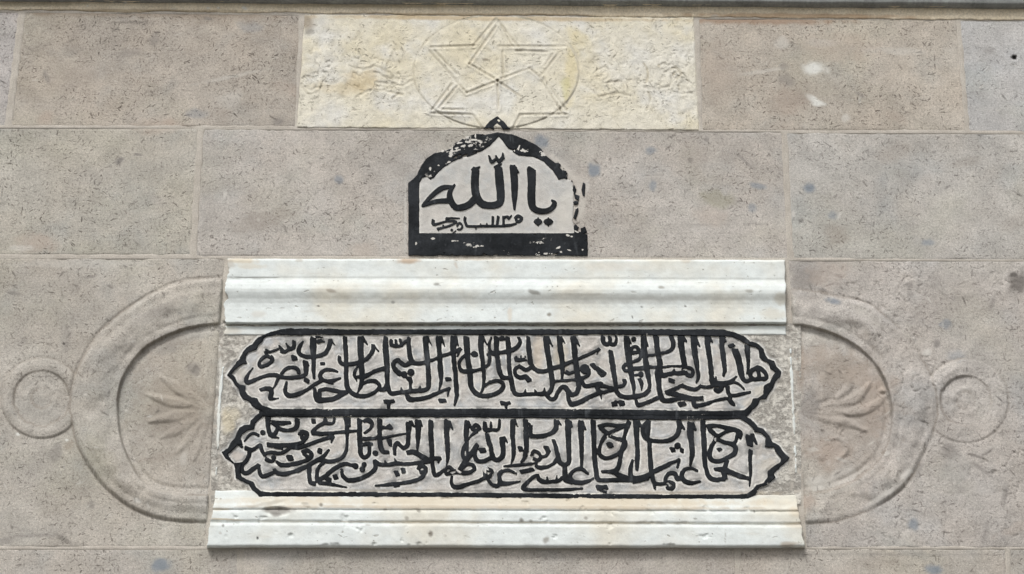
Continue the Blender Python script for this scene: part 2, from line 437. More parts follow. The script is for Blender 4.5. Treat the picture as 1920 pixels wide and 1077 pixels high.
def stain_attr(px, py, stains, fleck=0.65, seed=3):
    out = np.zeros(px.shape + (4,))
    wx = fbm(px, py, 14, seed) * 0.5; wy = fbm(px, py, 14, seed + 9) * 0.5
    x0, x1, y0, y1 = px.min(), px.max(), py.min(), py.max()
    for (x, y, rx, ry, a, rgb, s) in stains:
        R = 2 * max(rx, ry)
        if x + R < x0 or x - R > x1 or y + R < y0 or y - R > y1: continue
        dx = px - x; dy = py - y
        ca, sa = math.cos(a), math.sin(a)
        u = (dx * ca + dy * sa) / rx + wx * 0.9; w = (-dx * sa + dy * ca) / ry + wy * 0.9
        k = s * (1 - smooth(0.45, 1.25, np.sqrt(u * u + w * w)))
        A = out[..., 3]; na = k + A * (1 - k)
        safe = np.where(na > 1e-6, na, 1)
        for ch in range(3):
            out[..., ch] = (rgb[ch] * k + out[..., ch] * A * (1 - k)) / safe
        out[..., 3] = na
    return out


# ------------------------------------------------------------------ distance helpers (photograph pixels)
def catmull(pts, n=4):
    p = [np.array(q, float) for q in pts]
    if len(p) < 3: return np.array(p)
    q = [2 * p[0] - p[1]] + p + [2 * p[-1] - p[-2]]
    out = []
    for i in range(1, len(q) - 2):
        a, b, c, d = q[i - 1], q[i], q[i + 1], q[i + 2]
        for k in range(n):
            t = k / n
            out.append(0.5 * ((2 * b) + (c - a) * t + (2 * a - 5 * b + 4 * c - d) * t * t + (3 * b - a - 3 * c + d) * t ** 3))
    out.append(p[-1])
    return np.array(out)


def stroke_sdf(px, py, pl, cut=False):
    """positive inside; pl rows x,y,width"""
    best = np.full(px.shape, -1e3)
    if len(pl) == 1:
        return pl[0][2] / 2 - np.hypot(px - pl[0][0], py - pl[0][1])
    for a, b in zip(pl[:-1], pl[1:]):
        dx, dy = b[0] - a[0], b[1] - a[1]
        L = dx * dx + dy * dy + 1e-9
        t = np.clip(((px - a[0]) * dx + (py - a[1]) * dy) / L, 0, 1)
        d = (a[2] + (b[2] - a[2]) * t) / 2 - np.hypot(px - a[0] - t * dx, py - a[1] - t * dy)
        best = np.maximum(best, d)
    if cut and np.hypot(pl[0][0] - pl[-1][0], pl[0][1] - pl[-1][1]) > 2:
        for e, n_ in ((pl[0], pl[1]), (pl[-1], pl[-2])):
            w = e[2]
            if w < 3.2: continue
            dx, dy = e[0] - n_[0], e[1] - n_[1]
            L = math.hypot(dx, dy) + 1e-9
            dx, dy = dx / L, dy / L
            a = 0.45 if abs(dy) > abs(dx) else -0.35        # the slant of the reed pen
            nx_, ny_ = dx * math.cos(a) - dy * math.sin(a), dx * math.sin(a) + dy * math.cos(a)
            over = (px - e[0]) * nx_ + (py - e[1]) * ny_ - 0.22 * w
            near = (px - e[0]) * dx + (py - e[1]) * dy > -0.5 * w
            near &= np.hypot(px - e[0], py - e[1]) < 0.95 * w
            best = np.where(near, np.minimum(best, -over), best)
    return best


def poly_sdf(px, py, pts):
    d = np.full(px.shape, 1e9); ins = np.zeros(px.shape, bool)
    n = len(pts)
    for i in range(n):
        a, b = pts[i], pts[(i + 1) % n]
        dx, dy = b[0] - a[0], b[1] - a[1]
        t = np.clip(((px - a[0]) * dx + (py - a[1]) * dy) / (dx * dx + dy * dy + 1e-9), 0, 1)
        d = np.minimum(d, np.hypot(px - a[0] - t * dx, py - a[1] - t * dy))
        if a[1] != b[1]:
            ins ^= ((a[1] > py) != (b[1] > py)) & (px < dx * (py - a[1]) / dy + a[0])
    return np.where(ins, d, -d)


def line_dist(px, py, pts):
    d = np.full(px.shape, 1e9); side = np.zeros(px.shape)
    for a, b in zip(pts[:-1], pts[1:]):
        dx, dy = b[0] - a[0], b[1] - a[1]
        t = np.clip(((px - a[0]) * dx + (py - a[1]) * dy) / (dx * dx + dy * dy + 1e-9), 0, 1)
        d = np.minimum(d, np.hypot(px - a[0] - t * dx, py - a[1] - t * dy))
    return d


def raised(name, X, Y, s, parent, mat, base, height, soft, wear=None, label=None):
    """marching squares on the signed distance s (inside > 0) -> a raised relief mesh"""
    ny, nx = s.shape
    s = np.where(np.abs(s) < 1e-4, 1e-4, s)
    s[0, :] = s[-1, :] = -1; s[:, 0] = s[:, -1] = -1
    N = ny * nx
    idx = np.arange(N).reshape(ny, nx)
    ins = s > 0
    corner = [idx[:-1, :-1], idx[:-1, 1:], idx[1:, 1:], idx[1:, :-1]]
    cin = [ins[:-1, :-1], ins[:-1, 1:], ins[1:, 1:], ins[1:, :-1]]
    edge = [N + idx[:-1, :-1], 2 * N + idx[:-1, 1:], N + idx[1:, :-1], 2 * N + idx[:-1, :-1]]
    code = cin[0] * 1 + cin[1] * 2 + cin[2] * 4 + cin[3] * 8
    faces = []
    for c in range(1, 16):
        m = code == c
        if not m.any(): continue
        cols = []
        for i in range(4):
            a = (c >> i) & 1; b = (c >> ((i + 1) % 4)) & 1
            if a: cols.append(corner[i][m])
            if a != b: cols.append(edge[i][m])
        faces += np.stack(cols, -1)[:, ::-1].tolist()
    if not faces: return None
    flat = np.unique(np.concatenate([np.array(f) for f in faces]))
    remap = {int(v): k for k, v in enumerate(flat)}
    faces = [[remap[v] for v in f] for f in faces]
    kind = flat // N; at = flat % N
    r, c = at // nx, at % nx
    r2 = np.where(kind == 2, r + 1, r); c2 = np.where(kind == 1, c + 1, c)
    r2 = np.minimum(r2, ny - 1); c2 = np.minimum(c2, nx - 1)
    s0 = s[r, c]; s1 = s[r2, c2]
    t = np.where(kind == 0, 0, s0 / np.where(kind == 0, 1, s0 - s1))
    x = X[r, c] + (X[r2, c2] - X[r, c]) * t; y = Y[r, c] + (Y[r2, c2] - Y[r, c]) * t
    sv = np.where(kind == 0, s0, 0)
    h = base + height * np.sqrt(np.clip(1 - (1 - np.clip(sv / soft, 0, 1)) ** 2, 0, 1)) * (1 + 0.25 * fbm(x, y, 18, 5)) + 0.25 * fbm(x, y, 6, 8)
    at = {'stain': np.zeros((len(x), 4)), 'wear': np.zeros(len(x)) if wear is None else wear(x, y, sv)}
    return mesh_np(name, P(x, y, h), faces, parent, mat, at, label=label)


# ------------------------------------------------------------------ ground and the body of the wall
ground = mesh_np('ground', [(-40, -60, 0), (40, -60, 0), (40, 0.4, 0), (-40, 0.4, 0)], [[0, 1, 2, 3]], None, M_PAVE, smooth_=False)
ground['kind'] = 'structure'

wall = thing('stone_wall', 'grey beige ashlar stone wall with carved oval rosettes either side of the white tablet', 'wall', (0, 0, 0))


def box(name, x0, x1, y0, y1, z0, z1, parent, mat, label=None):
    v = [(x, y, z) for x in (x0, x1) for y in (y0, y1) for z in (z0, z1)]
    f = [[0, 1, 3, 2], [4, 6, 7, 5], [0, 4, 5, 1], [2, 3, 7, 6], [0, 2, 6, 4], [1, 5, 7, 3]]
    return mesh_np(name, v, f, parent, mat, smooth_=False, label=label)


core = box('wall_core', -4, 4, 0.02, 0.5, 0, 4.6, wall, M_STONE); core.color = (*lin(170, 162, 152), 1)

# ------------------------------------------------------------------ relief carved into the blocks (mm)
S8 = 1.804
L_OUT = [(440, 519), (416, 521), (333, 530), (260, 566), (194, 616), (161, 663), (141, 705), (133, 760), (141, 818), (158, 862), (194, 912), (244, 951), (294, 971), (344, 978), (440, 980)]
L_IN = [(440, 605), (416, 606), (360, 613), (310, 630), (266, 657), (233, 702), (221, 740), (221, 782), (227, 824), (244, 868), (270, 905), (320, 926), (440, 930)]
R_OUT = [(1440, 540), (1500, 545), (1551, 552), (1623, 569), (1662, 596), (1700, 635), (1742, 700), (1757, 757), (1750, 807), (1728, 857), (1700, 907), (1651, 946), (1606, 965), (1551, 979), (1440, 985)]
R_IN = [(1440, 606), (1490, 609), (1523, 613), (1573, 630), (1617, 657), (1651, 696), (1670, 746), (1673, 790), (1662, 840), (1634, 879), (1590, 908), (1530, 925), (1440, 930)]
L_OUT, L_IN, R_OUT, R_IN = [catmull([(a, b, 0) for a, b in q], 4)[:, :2] for q in (L_OUT, L_IN, R_OUT, R_IN)]


def petals(px, py, cx, cy, rad, a0, a1, n, flip):
    dx = (px - cx) * flip; dy = py - cy
    r = np.hypot(dx, dy); th = np.arctan2(dy, -dx)
    u = (th - a0) / (a1 - a0) * n
    fr = np.abs((u % 1) - 0.5) * 2
    lobe = np.sqrt(np.clip(1 - fr ** 2, 0, 1))
    end = rad * (0.8 + 0.2 * lobe)
    m = smooth(0, 5, end - r) * ((u > 0) & (u < n)) * smooth(2, 18, r)
    return m * (4.2 * lobe - 3.6 * np.exp(-(fr - 0.02) ** 2 / .02))


def s8(ox, *p): return catmull([(ox + a / 1.804, 480 + b / 1.804, 1.3 * w / 1.804) for a, b, w in p], 4)


L_LEAF = [s8(0, (618, 378, 6), (622, 420, 22), (650, 465, 26), (705, 512, 8)), s8(0, (660, 370, 16), (645, 395, 12), (668, 440, 22), (708, 510, 8)), s8(0, (545, 410, 8), (590, 440, 26), (640, 478, 24), (705, 515, 8)),
          s8(0, (500, 470, 10), (570, 492, 26), (640, 505, 22), (705, 519, 8)), s8(0, (505, 560, 10), (580, 545, 26), (640, 535, 22), (705, 524, 8)), s8(0, (545, 615, 8), (600, 590, 24), (650, 560, 22), (706, 528, 8)),
          s8(0, (600, 665, 8), (640, 620, 22), (670, 580, 18), (708, 532, 8)), s8(0, (655, 690, 8), (672, 640, 18), (690, 590, 14), (710, 535, 8)), s8(0, (700, 380, 10), (690, 430, 20), (712, 500, 8))]
R_LEAF = [s8(1440, (118, 350, 8), (140, 390, 24), (138, 440, 22), (110, 510, 8)), s8(1440, (215, 385, 10), (185, 420, 24), (190, 470, 22), (120, 515, 8)), s8(1440, (345, 430, 8), (300, 480, 26), (230, 505, 26), (120, 522, 8)),
          s8(1440, (385, 455, 14), (410, 465, 10), (330, 520, 24), (230, 530, 20), (120, 530, 8)), s8(1440, (330, 590, 8), (250, 560, 24), (120, 536, 8)), s8(1440, (210, 620, 8), (245, 618, 12), (268, 655, 12), (235, 690, 10)),
          s8(1440, (180, 680, 20), (150, 620, 20), (115, 545, 8)), s8(1440, (260, 400, 10), (275, 440, 18), (235, 480, 14))]


def leaves(px, py, strokes_, amp):
    h = 0 * px
    for s in strokes_:
        d = stroke_sdf(px, py, s)
        h = np.maximum(h, 3.0 * smooth(-4, 6.5, d)) - 0.9 * np.exp(-((d + 4) / 2.5) ** 2)
    return h * amp * np.clip(0.9 + 1.2 * fbm(px, py, 30, 66), 0.2, 1.3)


def roundel(px, py, cx, cy, ro, ri, rb):
    r = np.hypot(px - cx, (py - cy) * 1.02)
    h = 4.5 * smooth(ro + 1.5, ro - 2.5, r) - 5.0 * smooth(ri + 2, ri - 2, r) - 1.4 * np.exp(-((r - ro - 2) / 2.5) ** 2)
    h += 2.6 * np.exp(-((r - (ro + ri) / 2) / (0.28 * (ro - ri))) ** 2)
    h += 3.4 * np.exp(-(r / rb) ** 2) + 2.0 * np.exp(-((r - ri * .5) / 4) ** 2)
    th = np.arctan2(py - cy, px - cx)
    h += 0.7 * np.sin(th * 8) * smooth(ri, ri * .6, r) * smooth(3, 14, r)
    return h


def relief_left(px, py):
    so = poly_sdf(px, py, L_OUT); si = poly_sdf(px, py, L_IN)
    ero = 0.9 + 0.7 * fbm(px, py, 70, 4)
    h = 5.5 * smooth(-3, 7, so) - 2.0 * np.exp(-((so + 1.5) / 2.5) ** 2)
    h += 5.5 * np.exp(-((so - 38) / 24) ** 2) * smooth(0, 6, so)
    h += (-1.0 * np.exp(-((so - 17) / 6.0) ** 2) - 1.3 * np.exp(-((si + 15) / 4.0) ** 2)) * (so > 4)
    h += 1.6 * smooth(12, 20, si) - 0.9 * np.exp(-((si - 12) / 3.0) ** 2)
    h -= (10.0) * smooth(-2.0, 3.0, si)
    h += 2.2 * smooth(0, 70, si)
    h += leaves(px, py, L_LEAF, 1.0) * smooth(0, 10, si)
    h += 0.75 * roundel(px, py, 78, 747, 76, 53, 9) * (0.9 + 0.5 * fbm(px, py, 40, 61)) * smooth(4, -3, so)
    return h * np.clip(ero, 0.3, 1.3)


def relief_right(px, py):
    so = poly_sdf(px, py, R_OUT); si = poly_sdf(px, py, R_IN)
    ero = 0.75 + 1.1 * fbm(px, py, 80, 14)
    h = 5.0 * smooth(-3.5, 8, so) - 1.8 * np.exp(-((so + 1.5) / 2.5) ** 2)
    h += 5.0 * np.exp(-((so - 32) / 20) ** 2) * smooth(0, 6, so)
    h += (-1.0 * np.exp(-((so - 17) / 6.0) ** 2) - 1.3 * np.exp(-((si + 15) / 4.0) ** 2)) * (so > 4)
    h += 1.6 * smooth(12, 20, si) - 0.9 * np.exp(-((si - 12) / 3.0) ** 2)
    h -= 9.5 * smooth(-2.0, 3.5, si)
    h += 2.5 * smooth(0, 70, si)
    h += leaves(px, py, R_LEAF, 1.15) * smooth(0, 10, si)
    h += 0.8 * roundel(px, py, 1811, 752, 79, 48, 12) * (1.05 + 0.5 * fbm(px, py, 40, 62)) * smooth(4, -3, so)
    h += 1.6 * fbm(px, py, 24, 77) - 2.2 * np.exp(-(fbm(px, py, 34, 78, 5) / 0.03) ** 2) * smooth(0.0, 0.25, fbm(px, py, 90, 79))
    return h * np.clip(ero, 0.25, 1.2)


# star block: pairs of cut lines, crop scale 2.43 from (540,0)
def s5(*p): return [(540 + a / 2.43, b / 2.43) for a, b in p]


STAR_LINES = [s5((950, 84), (845, 208)), s5((948, 122), (826, 292)), s5((950, 84), (1050, 216)), s5((972, 118), (1022, 210)),
              s5((650, 216), (850, 209)), s5((960, 212), (1262, 212)), s5((1040, 232), (1180, 238)), s5((645, 234), (800, 408)), s5((668, 232), (772, 340)),
              s5((745, 385), (655, 502)), s5((655, 516), (842, 523), (890, 592)), s5((700, 498), (800, 500)),
              s5((1270, 521), (1058, 523), (1022, 592)), s5((1270, 506), (1165, 356)), s5((1248, 515), (1150, 360)), s5((1146, 352), (1238, 238)),
              s5((826, 292), (955, 368)), s5((955, 366), (1100, 312)), s5((1100, 312), (1150, 352)), s5((978, 236), (980, 350)),
              s5((955, 370), (815, 424)), s5((955, 370), (1060, 440)), s5((955, 370), (958, 500)), s5((800, 408), (815, 424)), s5((1205, 250), (1168, 300)), s5((772, 392), (690, 492))]
GHOST = [s5((280, 262), (300, 308), (345, 318), (400, 302), (460, 332)), s5((310, 445), (370, 414), (440, 416), (522, 432)), s5((62, 388), (90, 430), (132, 420)), s5((478, 380), (520, 392), (562, 368)), s5((62, 362), (100, 350), (132, 380), (112, 412), (80, 400)),
         s5((160, 372), (210, 380), (250, 352)), s5((400, 375), (450, 380)), s5((330, 232), (342, 250)), s5((475, 450), (500, 430)), s5((390, 330), (470, 360), (560, 350)), s5((480, 240), (450, 300)),
         s5((1408, 322), (1452, 308), (1462, 350), (1420, 372), (1410, 345)), s5((1408, 408), (1412, 442), (1500, 426), (1562, 440)), s5((1628, 400), (1652, 450), (1634, 502)), s5((1700, 402), (1742, 390), (1762, 330), (1802, 340), (1840, 390), (1862, 370)),
         s5((1716, 332), (1762, 310), (1792, 332), (1770, 360)), s5((1620, 290), (1640, 330), (1632, 380)), s5((1520, 350), (1532, 400)), s5((1430, 380), (1520, 372)), s5((1780, 395), (1790, 430), (1850, 420)), s5((1690, 300), (1720, 290))]
GHOST = [catmull([(a, b, 0) for a, b in g], 3)[:, :2] for g in GHOST]


def star_relief(px, py):
    ex = np.hypot((px - 931) / 154, (py - 135) / 106)
    er = np.clip(1.0 + 0.9 * fbm(px, py, 60, 21), 0.45, 1.4)
    h = 1.2 * smooth(1.012, 0.985, ex) - 0.9 * np.exp(-((ex - 1.01) / .010) ** 2)
    for k, ln in enumerate(STAR_LINES):
        d = line_dist(px, py, ln)
        h = h - 0.9 * np.exp(-(d / 2.2) ** 2) + 0.9 * np.exp(-((d - 4.0) / 2.2) ** 2)
    for ln in GHOST:
        d = line_dist(px, py, ln) + 1.5 * fbm(px, py, 10, 52)
        h = h - 0.9 * np.exp(-(d / 2.0) ** 2) + 0.45 * np.exp(-((d - 4.5) / 2.5) ** 2)
    g = fbm(px, py, 22, 50, 4)
    worn = smooth(0.05, 0.3, np.abs(ex - 1.5)) * 0
    side = smooth(1.05, 1.2, ex) * smooth(118, 10, np.abs(py - 140)) 
    h = h * er + side * (1.4 * g - 1.5 * np.exp(-(g / 0.045) ** 2))
    return h + 0.9 * fbm(px, py, 12, 60)


def carve_dirt(o_, i_, cx, cy, ro, ri, seed):
    def f(px, py):
        w = 3 * fbm(px, py, 12, seed)
        so = poly_sdf(px, py, o_) + w; si = poly_sdf(px, py, i_) + w
        al = np.maximum(0.55 * np.exp(-((so + 1) / 2.0) ** 2), 0.6 * np.exp(-((si - 1) / 2.4) ** 2))
        rr = np.hypot(px - cx, (py - cy) * 1.02) + w
        m = smooth(4, -3, so)
        al = np.maximum(al, 0.4 * m * np.exp(-((rr - ro - 1) / 2.2) ** 2)); al = np.maximum(al, 0.5 * m * np.exp(-((rr - ri) / 2.4) ** 2))
        al = np.maximum(al, 0.35 * m * np.exp(-((rr - ri * .35) / 2.2) ** 2))
        return lin(122, 113, 102), al * np.clip(0.6 + 1.3 * fbm(px, py, 46, seed + 2), 0.1, 1)
    return f


def star_dirt(px, py):
    ex = np.hypot((px - 931) / 154, (py - 135) / 106)
    al = 0.4 * np.exp(-((ex - 1.01) * 130 / 1.6) ** 2)
    for ln in STAR_LINES: al = np.maximum(al, 0.5 * np.exp(-(line_dist(px, py, ln) / 1.5) ** 2))
    for ln in GHOST: al = np.maximum(al, 0.6 * np.exp(-((line_dist(px, py, ln) + 1.5 * fbm(px, py, 10, 52)) / 1.6) ** 2) * smooth(-.2, .25, fbm(px, py, 15, 53)))
    return lin(158, 149, 128), al * np.clip(0.8 + 1.0 * fbm(px, py, 34, 23), 0.3, 1)


NOREL = lambda px, py: 0 * px


def axis(a, b, lo, hi, step):
    """sample positions a..b, fine between lo and hi"""
    out = []
    if a < lo: out += list(np.linspace(a, lo, 12)[:-1])
    f0, f1 = max(a, lo), min(b, hi)
    out += list(np.linspace(f0, f1, max(4, int((f1 - f0) / step) + 1)))
    if b > hi: out += list(np.linspace(hi, b, 12)[1:])
    return np.array(out)


def block(name, TL, TR, BR, BL, parent, mat, color=None, relief=NOREL, stains=WALL_STAINS, step=2.5, seed=0, label=None, lift=0.0, groove=None, fleck=0.9):
    QUADS.append([TL, TR, BR, BL])
    x = axis((TL[0] + BL[0]) / 2, (TR[0] + BR[0]) / 2, -70, 1990, step)
    y = axis((TL[1] + TR[1]) / 2, (BL[1] + BR[1]) / 2, -20, 1110, step)
    u = (x - x[0]) / (x[-1] - x[0]); v = (y - y[0]) / (y[-1] - y[0])
    U, V = np.meshgrid(u, v)
    px = (TL[0] * (1 - U) + TR[0] * U) * (1 - V) + (BL[0] * (1 - U) + BR[0] * U) * V
    py = (TL[1] * (1 - U) + TR[1] * U) * (1 - V) + (BL[1] * (1 - U) + BR[1] * U) * V
    W = abs(TR[0] - TL[0]); Hh = abs(BL[1] - TL[1])
    e = np.minimum(np.minimum(U, 1 - U) * W, np.minimum(V, 1 - V) * Hh)
    near = np.exp(-e / 6)
    px = px + near * 1.6 * fbm(px, py, 16, 40 + seed); py = py + near * 1.8 * fbm(px, py, 16, 60 + seed)
    h = relief(px, py) * smooth(0, 5, e) + lift + 0.9 * fbm(px, py, 60, seed) + 0.5 * fbm(px, py, 14, seed + 5) - 0.25 * np.exp(-e / 2.5)
    h = np.where(e < 0.01, -1.0, h)
    pit = np.hypot(px - 1901, py - 108)
    h = h - 9 * (pit < 4.5)
    co = P(px, py, h).reshape(-1, 3)
    st = stain_attr(px, py, stains)
    if groove is not None:
        rgb, al = groove(px, py); al = al * (1 - st[..., 3] * .5)
        for ch in range(3): st[..., ch] = np.where(al > 0.02, rgb[ch], st[..., ch])
        st[..., 3] = np.maximum(st[..., 3], al)
    st = st.reshape(-1, 4)
    return mesh_np(name, co, grid_faces(*px.shape), parent, mat, {'stain': st}, label=label, color=color, fleck=fleck)


QUADS = []
B = 'ashlar_block'
block(B, (-540, 18), (36, 23), (10, 236), (-540, 233), wall, M_STONE, lin(168, 161, 157), seed=1)
block(B, (47, 23), (562, 28), (554, 238), (21, 237), wall, M_STONE, lin(168, 157, 145), seed=2)
block(B, (1310, 35), (1793, 38), (1811, 245), (1317, 245), wall, M_STONE, lin(176, 165, 152), seed=3)
block(B, (1800, 38), (2460, 41), (2460, 252), (1817, 247), wall, M_STONE, lin(174, 171, 169), fleck=0.60, seed=4, label='smooth light grey block with a small drilled hole')
block(B, (-540, 238), (371, 242), (357, 479), (-540, 479), wall, M_STONE, lin(172, 165, 154), seed=5)
block(B, (381, 242), (1466, 248), (1478, 485), (367, 481), wall, M_STONE, lin(176, 168, 160), fleck=0.75, seed=6)
block(B, (1475, 249), (2460, 255), (2460, 490), (1487, 486), wall, M_STONE, lin(176, 170, 163), fleck=0.70, seed=7)
block(B, (-540, 483), (422, 485), (386, 1026), (-540, 1026), wall, M_STONE, lin(173, 165, 155), relief_left, step=2.0, groove=carve_dirt(L_OUT, L_IN, 78, 747, 76, 53, 4), fleck=0.70, seed=8, label='block carved with half an oval rosette and a small roundel')
block(B, (1478, 489), (2460, 491), (2460, 1027), (1512, 1027), wall, M_STONE, lin(174, 166, 159), relief_right, step=2.0, groove=carve_dirt(R_OUT, R_IN, 1811, 752, 79, 48, 14), fleck=0.60, seed=9, label='worn block carved with half an oval rosette and ringed roundel')
block(B, (-540, 1030), (447, 1031), (446, 1320), (-540, 1320), wall, M_STONE, lin(170, 162, 153), seed=10)
block(B, (455, 1031), (1378, 1029), (1384, 1320), (454, 1320), wall, M_STONE, lin(173, 164, 155), fleck=0.60, seed=11)
block(B, (1386, 1029), (1886, 1030), (1896, 1320), (1391, 1320), wall, M_STONE, lin(172, 163, 153), seed=12)
block(B, (1892, 1030), (2460, 1030), (2460, 1320), (1902, 1320), wall, M_STONE, lin(172, 165, 156), fleck=0.70, seed=13)

# mortar bed showing in the joints, hollow behind the stones
gx = np.linspace(-560, 2480, 900); gy = np.linspace(-10, 1330, 400)
GX, GY = np.meshgrid(gx, gy)
deep = np.full(GX.shape, -99.0)
for q in QUADS + [[(571, 27), (1301, 33), (1311, 245), (556, 240)], [(446, 492), (1458, 494), (1470, 1018), (420, 1018)], [(417, 600), (1475, 600), (1490, 930), (402, 930)]]:
    deep = np.maximum(deep, poly_sdf(GX, GY, q))
mesh_np('mortar', P(GX, GY, -0.35 + 0.7 * fbm(GX, GY, 30, 2) - 16 * smooth(2.5, 7, deep)).reshape(-1, 3), grid_faces(*GX.shape), wall, M_MORTAR)

# ------------------------------------------------------------------ star block
YEL = lin(214, 198, 142); OCH = lin(200, 180, 140)
STAR_STAINS = [(1070, 140, 14, 70, .1, YEL, .35), (680, 150, 34, 22, 0, OCH, .5), (640, 165, 60, 14, 0, lin(204, 186, 150), .35), (1060, 165, 10, 22, 0, lin(190, 188, 120), .35),
               (575, 40, 18, 16, 0, lin(140, 126, 110), .7), (580, 60, 10, 8, 0, lin(130, 124, 116), .6), (780, 30, 60, 7, 0, OCH, .6), (930, 35, 370, 5, .01, lin(196, 178, 148), .8),
               (950, 185, 18, 26, 0, lin(226, 226, 220), .6), (1240, 110, 60, 60, 0, lin(218, 216, 208), .4), (1085, 70, 30, 14, .7, YEL, .3), (911, 112, 6, 3, 0, lin(120, 110, 96), .7)]
rs = random.Random(8)
for k in range(46):
    sx = rs.choice((rs.uniform(565, 770), rs.uniform(1095, 1302)))
    STAR_STAINS.append((sx, rs.gauss(150, 22), rs.uniform(3, 10), rs.uniform(1.0, 1.8), rs.uniform(-1.2, 1.2), lin(128, 124, 110), rs.uniform(.4, .7)))
for k in range(60):
    STAR_STAINS.append((rs.uniform(565, 1302), rs.uniform(40, 238), rs.uniform(1.5, 6), rs.uniform(1.0, 1.8), rs.uniform(-1.5, 1.5), lin(134, 128, 112), rs.uniform(.3, .65)))
star = thing('carved_star_block', 'cream limestone block carved with a six pointed star inside a circle', 'carved stone', tuple(P(931, 243, 0)))
block('star_relief', (571, 27), (1301, 33), (1311, 245), (556, 240), star, M_CREAM, None, star_relief, STAR_STAINS, 1.6, 20, lift=1.2, groove=star_dirt)

# ------------------------------------------------------------------ ledge above
ledge = thing('wall_ledge', 'tan stone ledge with grey slab along the top of the wall', 'cornice', tuple(P(960, 20, 0)))


def moulding(name, prof, xs0, xs1, parent, mat, stains=(), step=2.0, rag=(0, 0), seed=0, tilt=0.0, wob=0.8, sub=1.6, extra=None):
    """prof rows: y at x=400, y at x=1500, mm proud"""
    pr = []
    for a, b in zip(prof[:-1], prof[1:]):
        n = max(1, int(abs(b[0] - a[0]) / sub))
        for k in range(n): pr.append([a[i] + (b[i] - a[i]) * k / n for i in range(3)])
    pr.append(list(prof[-1]))
    pr = np.array(pr)
    n = int((max(xs1) - min(xs0)) / step)
    u = np.linspace(0, 1, n)
    yl, yr, d = pr[:, 0], pr[:, 1], pr[:, 2]
    v = np.linspace(0, 1, len(pr))
    x0 = xs0[0] + (xs0[1] - xs0[0]) * v + rag[0] * fbm(yl, yl * 0, 14, seed + 3) * 2
    x1 = xs1[0] + (xs1[1] - xs1[0]) * v + rag[1] * fbm(yl, yl * 0 + 99, 14, seed + 4) * 2
    px = x0[:, None] * (1 - u) + x1[:, None] * u
    t = (px - 400) / 1100
    py = yl[:, None] * (1 - t) + yr[:, None] * t
    py = py + wob * fbm(px, py * 0.3, 60, seed) + 0.6 * wob * fbm(px, py * 0.3, 12, seed + 7)
    dd = d[:, None] + 0.7 * fbm(px, py, 40, seed + 11) + 0.4 * fbm(px, py, 9, seed + 12)
    if extra is not None: dd = dd + extra(px, py)
    dd[:, 0] = np.minimum(d, 0) - 8; dd[:, -1] = np.minimum(d, 0) - 8
    px[:, 0] = px[:, 1]; px[:, -1] = px[:, -2]
    return mesh_np(name, P(px, py, dd).reshape(-1, 3), grid_faces(*px.shape), parent, mat, {'stain': stain_attr(px, py, stains).reshape(-1, 4)})


moulding('fillet', [(25, 36, -4), (23.5, 34.5, 0.3), (22, 32.5, 1.5), (18.5, 28, 2.2), (16, 25, 2.0), (12, 20, 3), (4, 12, 3.5), (2, 10, 10), (0, 8, 10)], (-560, -560), (2480, 2480), ledge, M_LEDGE, [(235, 5, 4, 2.5, 0, WHITE, .9), (218, 4.5, 10, 2, 0, WHITE, .6), (460, 15, 7, 4, .3, WHITE, .85), (410, 15, 3, 2.5, 0, WHITE, .8), (390, 15, 4, 2, 0, WHITE, .7), (164, 11, 3, 2, 0, WHITE, .7), (325, 17, 6, 2, 0, PALE, .6),
    (1500, 30, 260, 5, .01, lin(168, 138, 108), .7), (900, 28, 300, 4, .008, lin(150, 132, 106), .6), (250, 20, 260, 3, .006, lin(140, 124, 100), .7), (1640, 13, 14, 4, 0, PALE, .6), (1340, 31, 8, 4, 0, PALE, .5), (700, 12, 200, 4, .006, lin(160, 146, 118), .5), (60, 8, 90, 5, 0, lin(150, 140, 116), .5)], seed=31, step=3, wob=2.6)  # brown patches; the long lower ones also paint in the ledge's shadow line
za = P(-560, 2.0 - 0.0073 * 960, 12)[2]; zb = P(2480, 2.0 + 0.0073 * 2080, 12)[2]
xa, xb = P(-560, 0, 12)[0], P(2480, 0, 12)[0]
sl = []
nn = 240
for k in range(nn):
    t = k / (nn - 1); x = xa + (xb - xa) * t; z = za + (zb - za) * t + 0.0012 * float(fbm(np.array(k * 8.0), np.array(0.0), 30, 5))
    sl += [(x, -0.002, z), (x, -0.020, z + 0.001), (x, -0.022, z + 0.004), (x, -0.022, z + 0.03), (x, 0.02, z + 0.13)]
mesh_np('slab', sl, grid_faces(nn, 5), ledge, M_LEAD, smooth_=False)

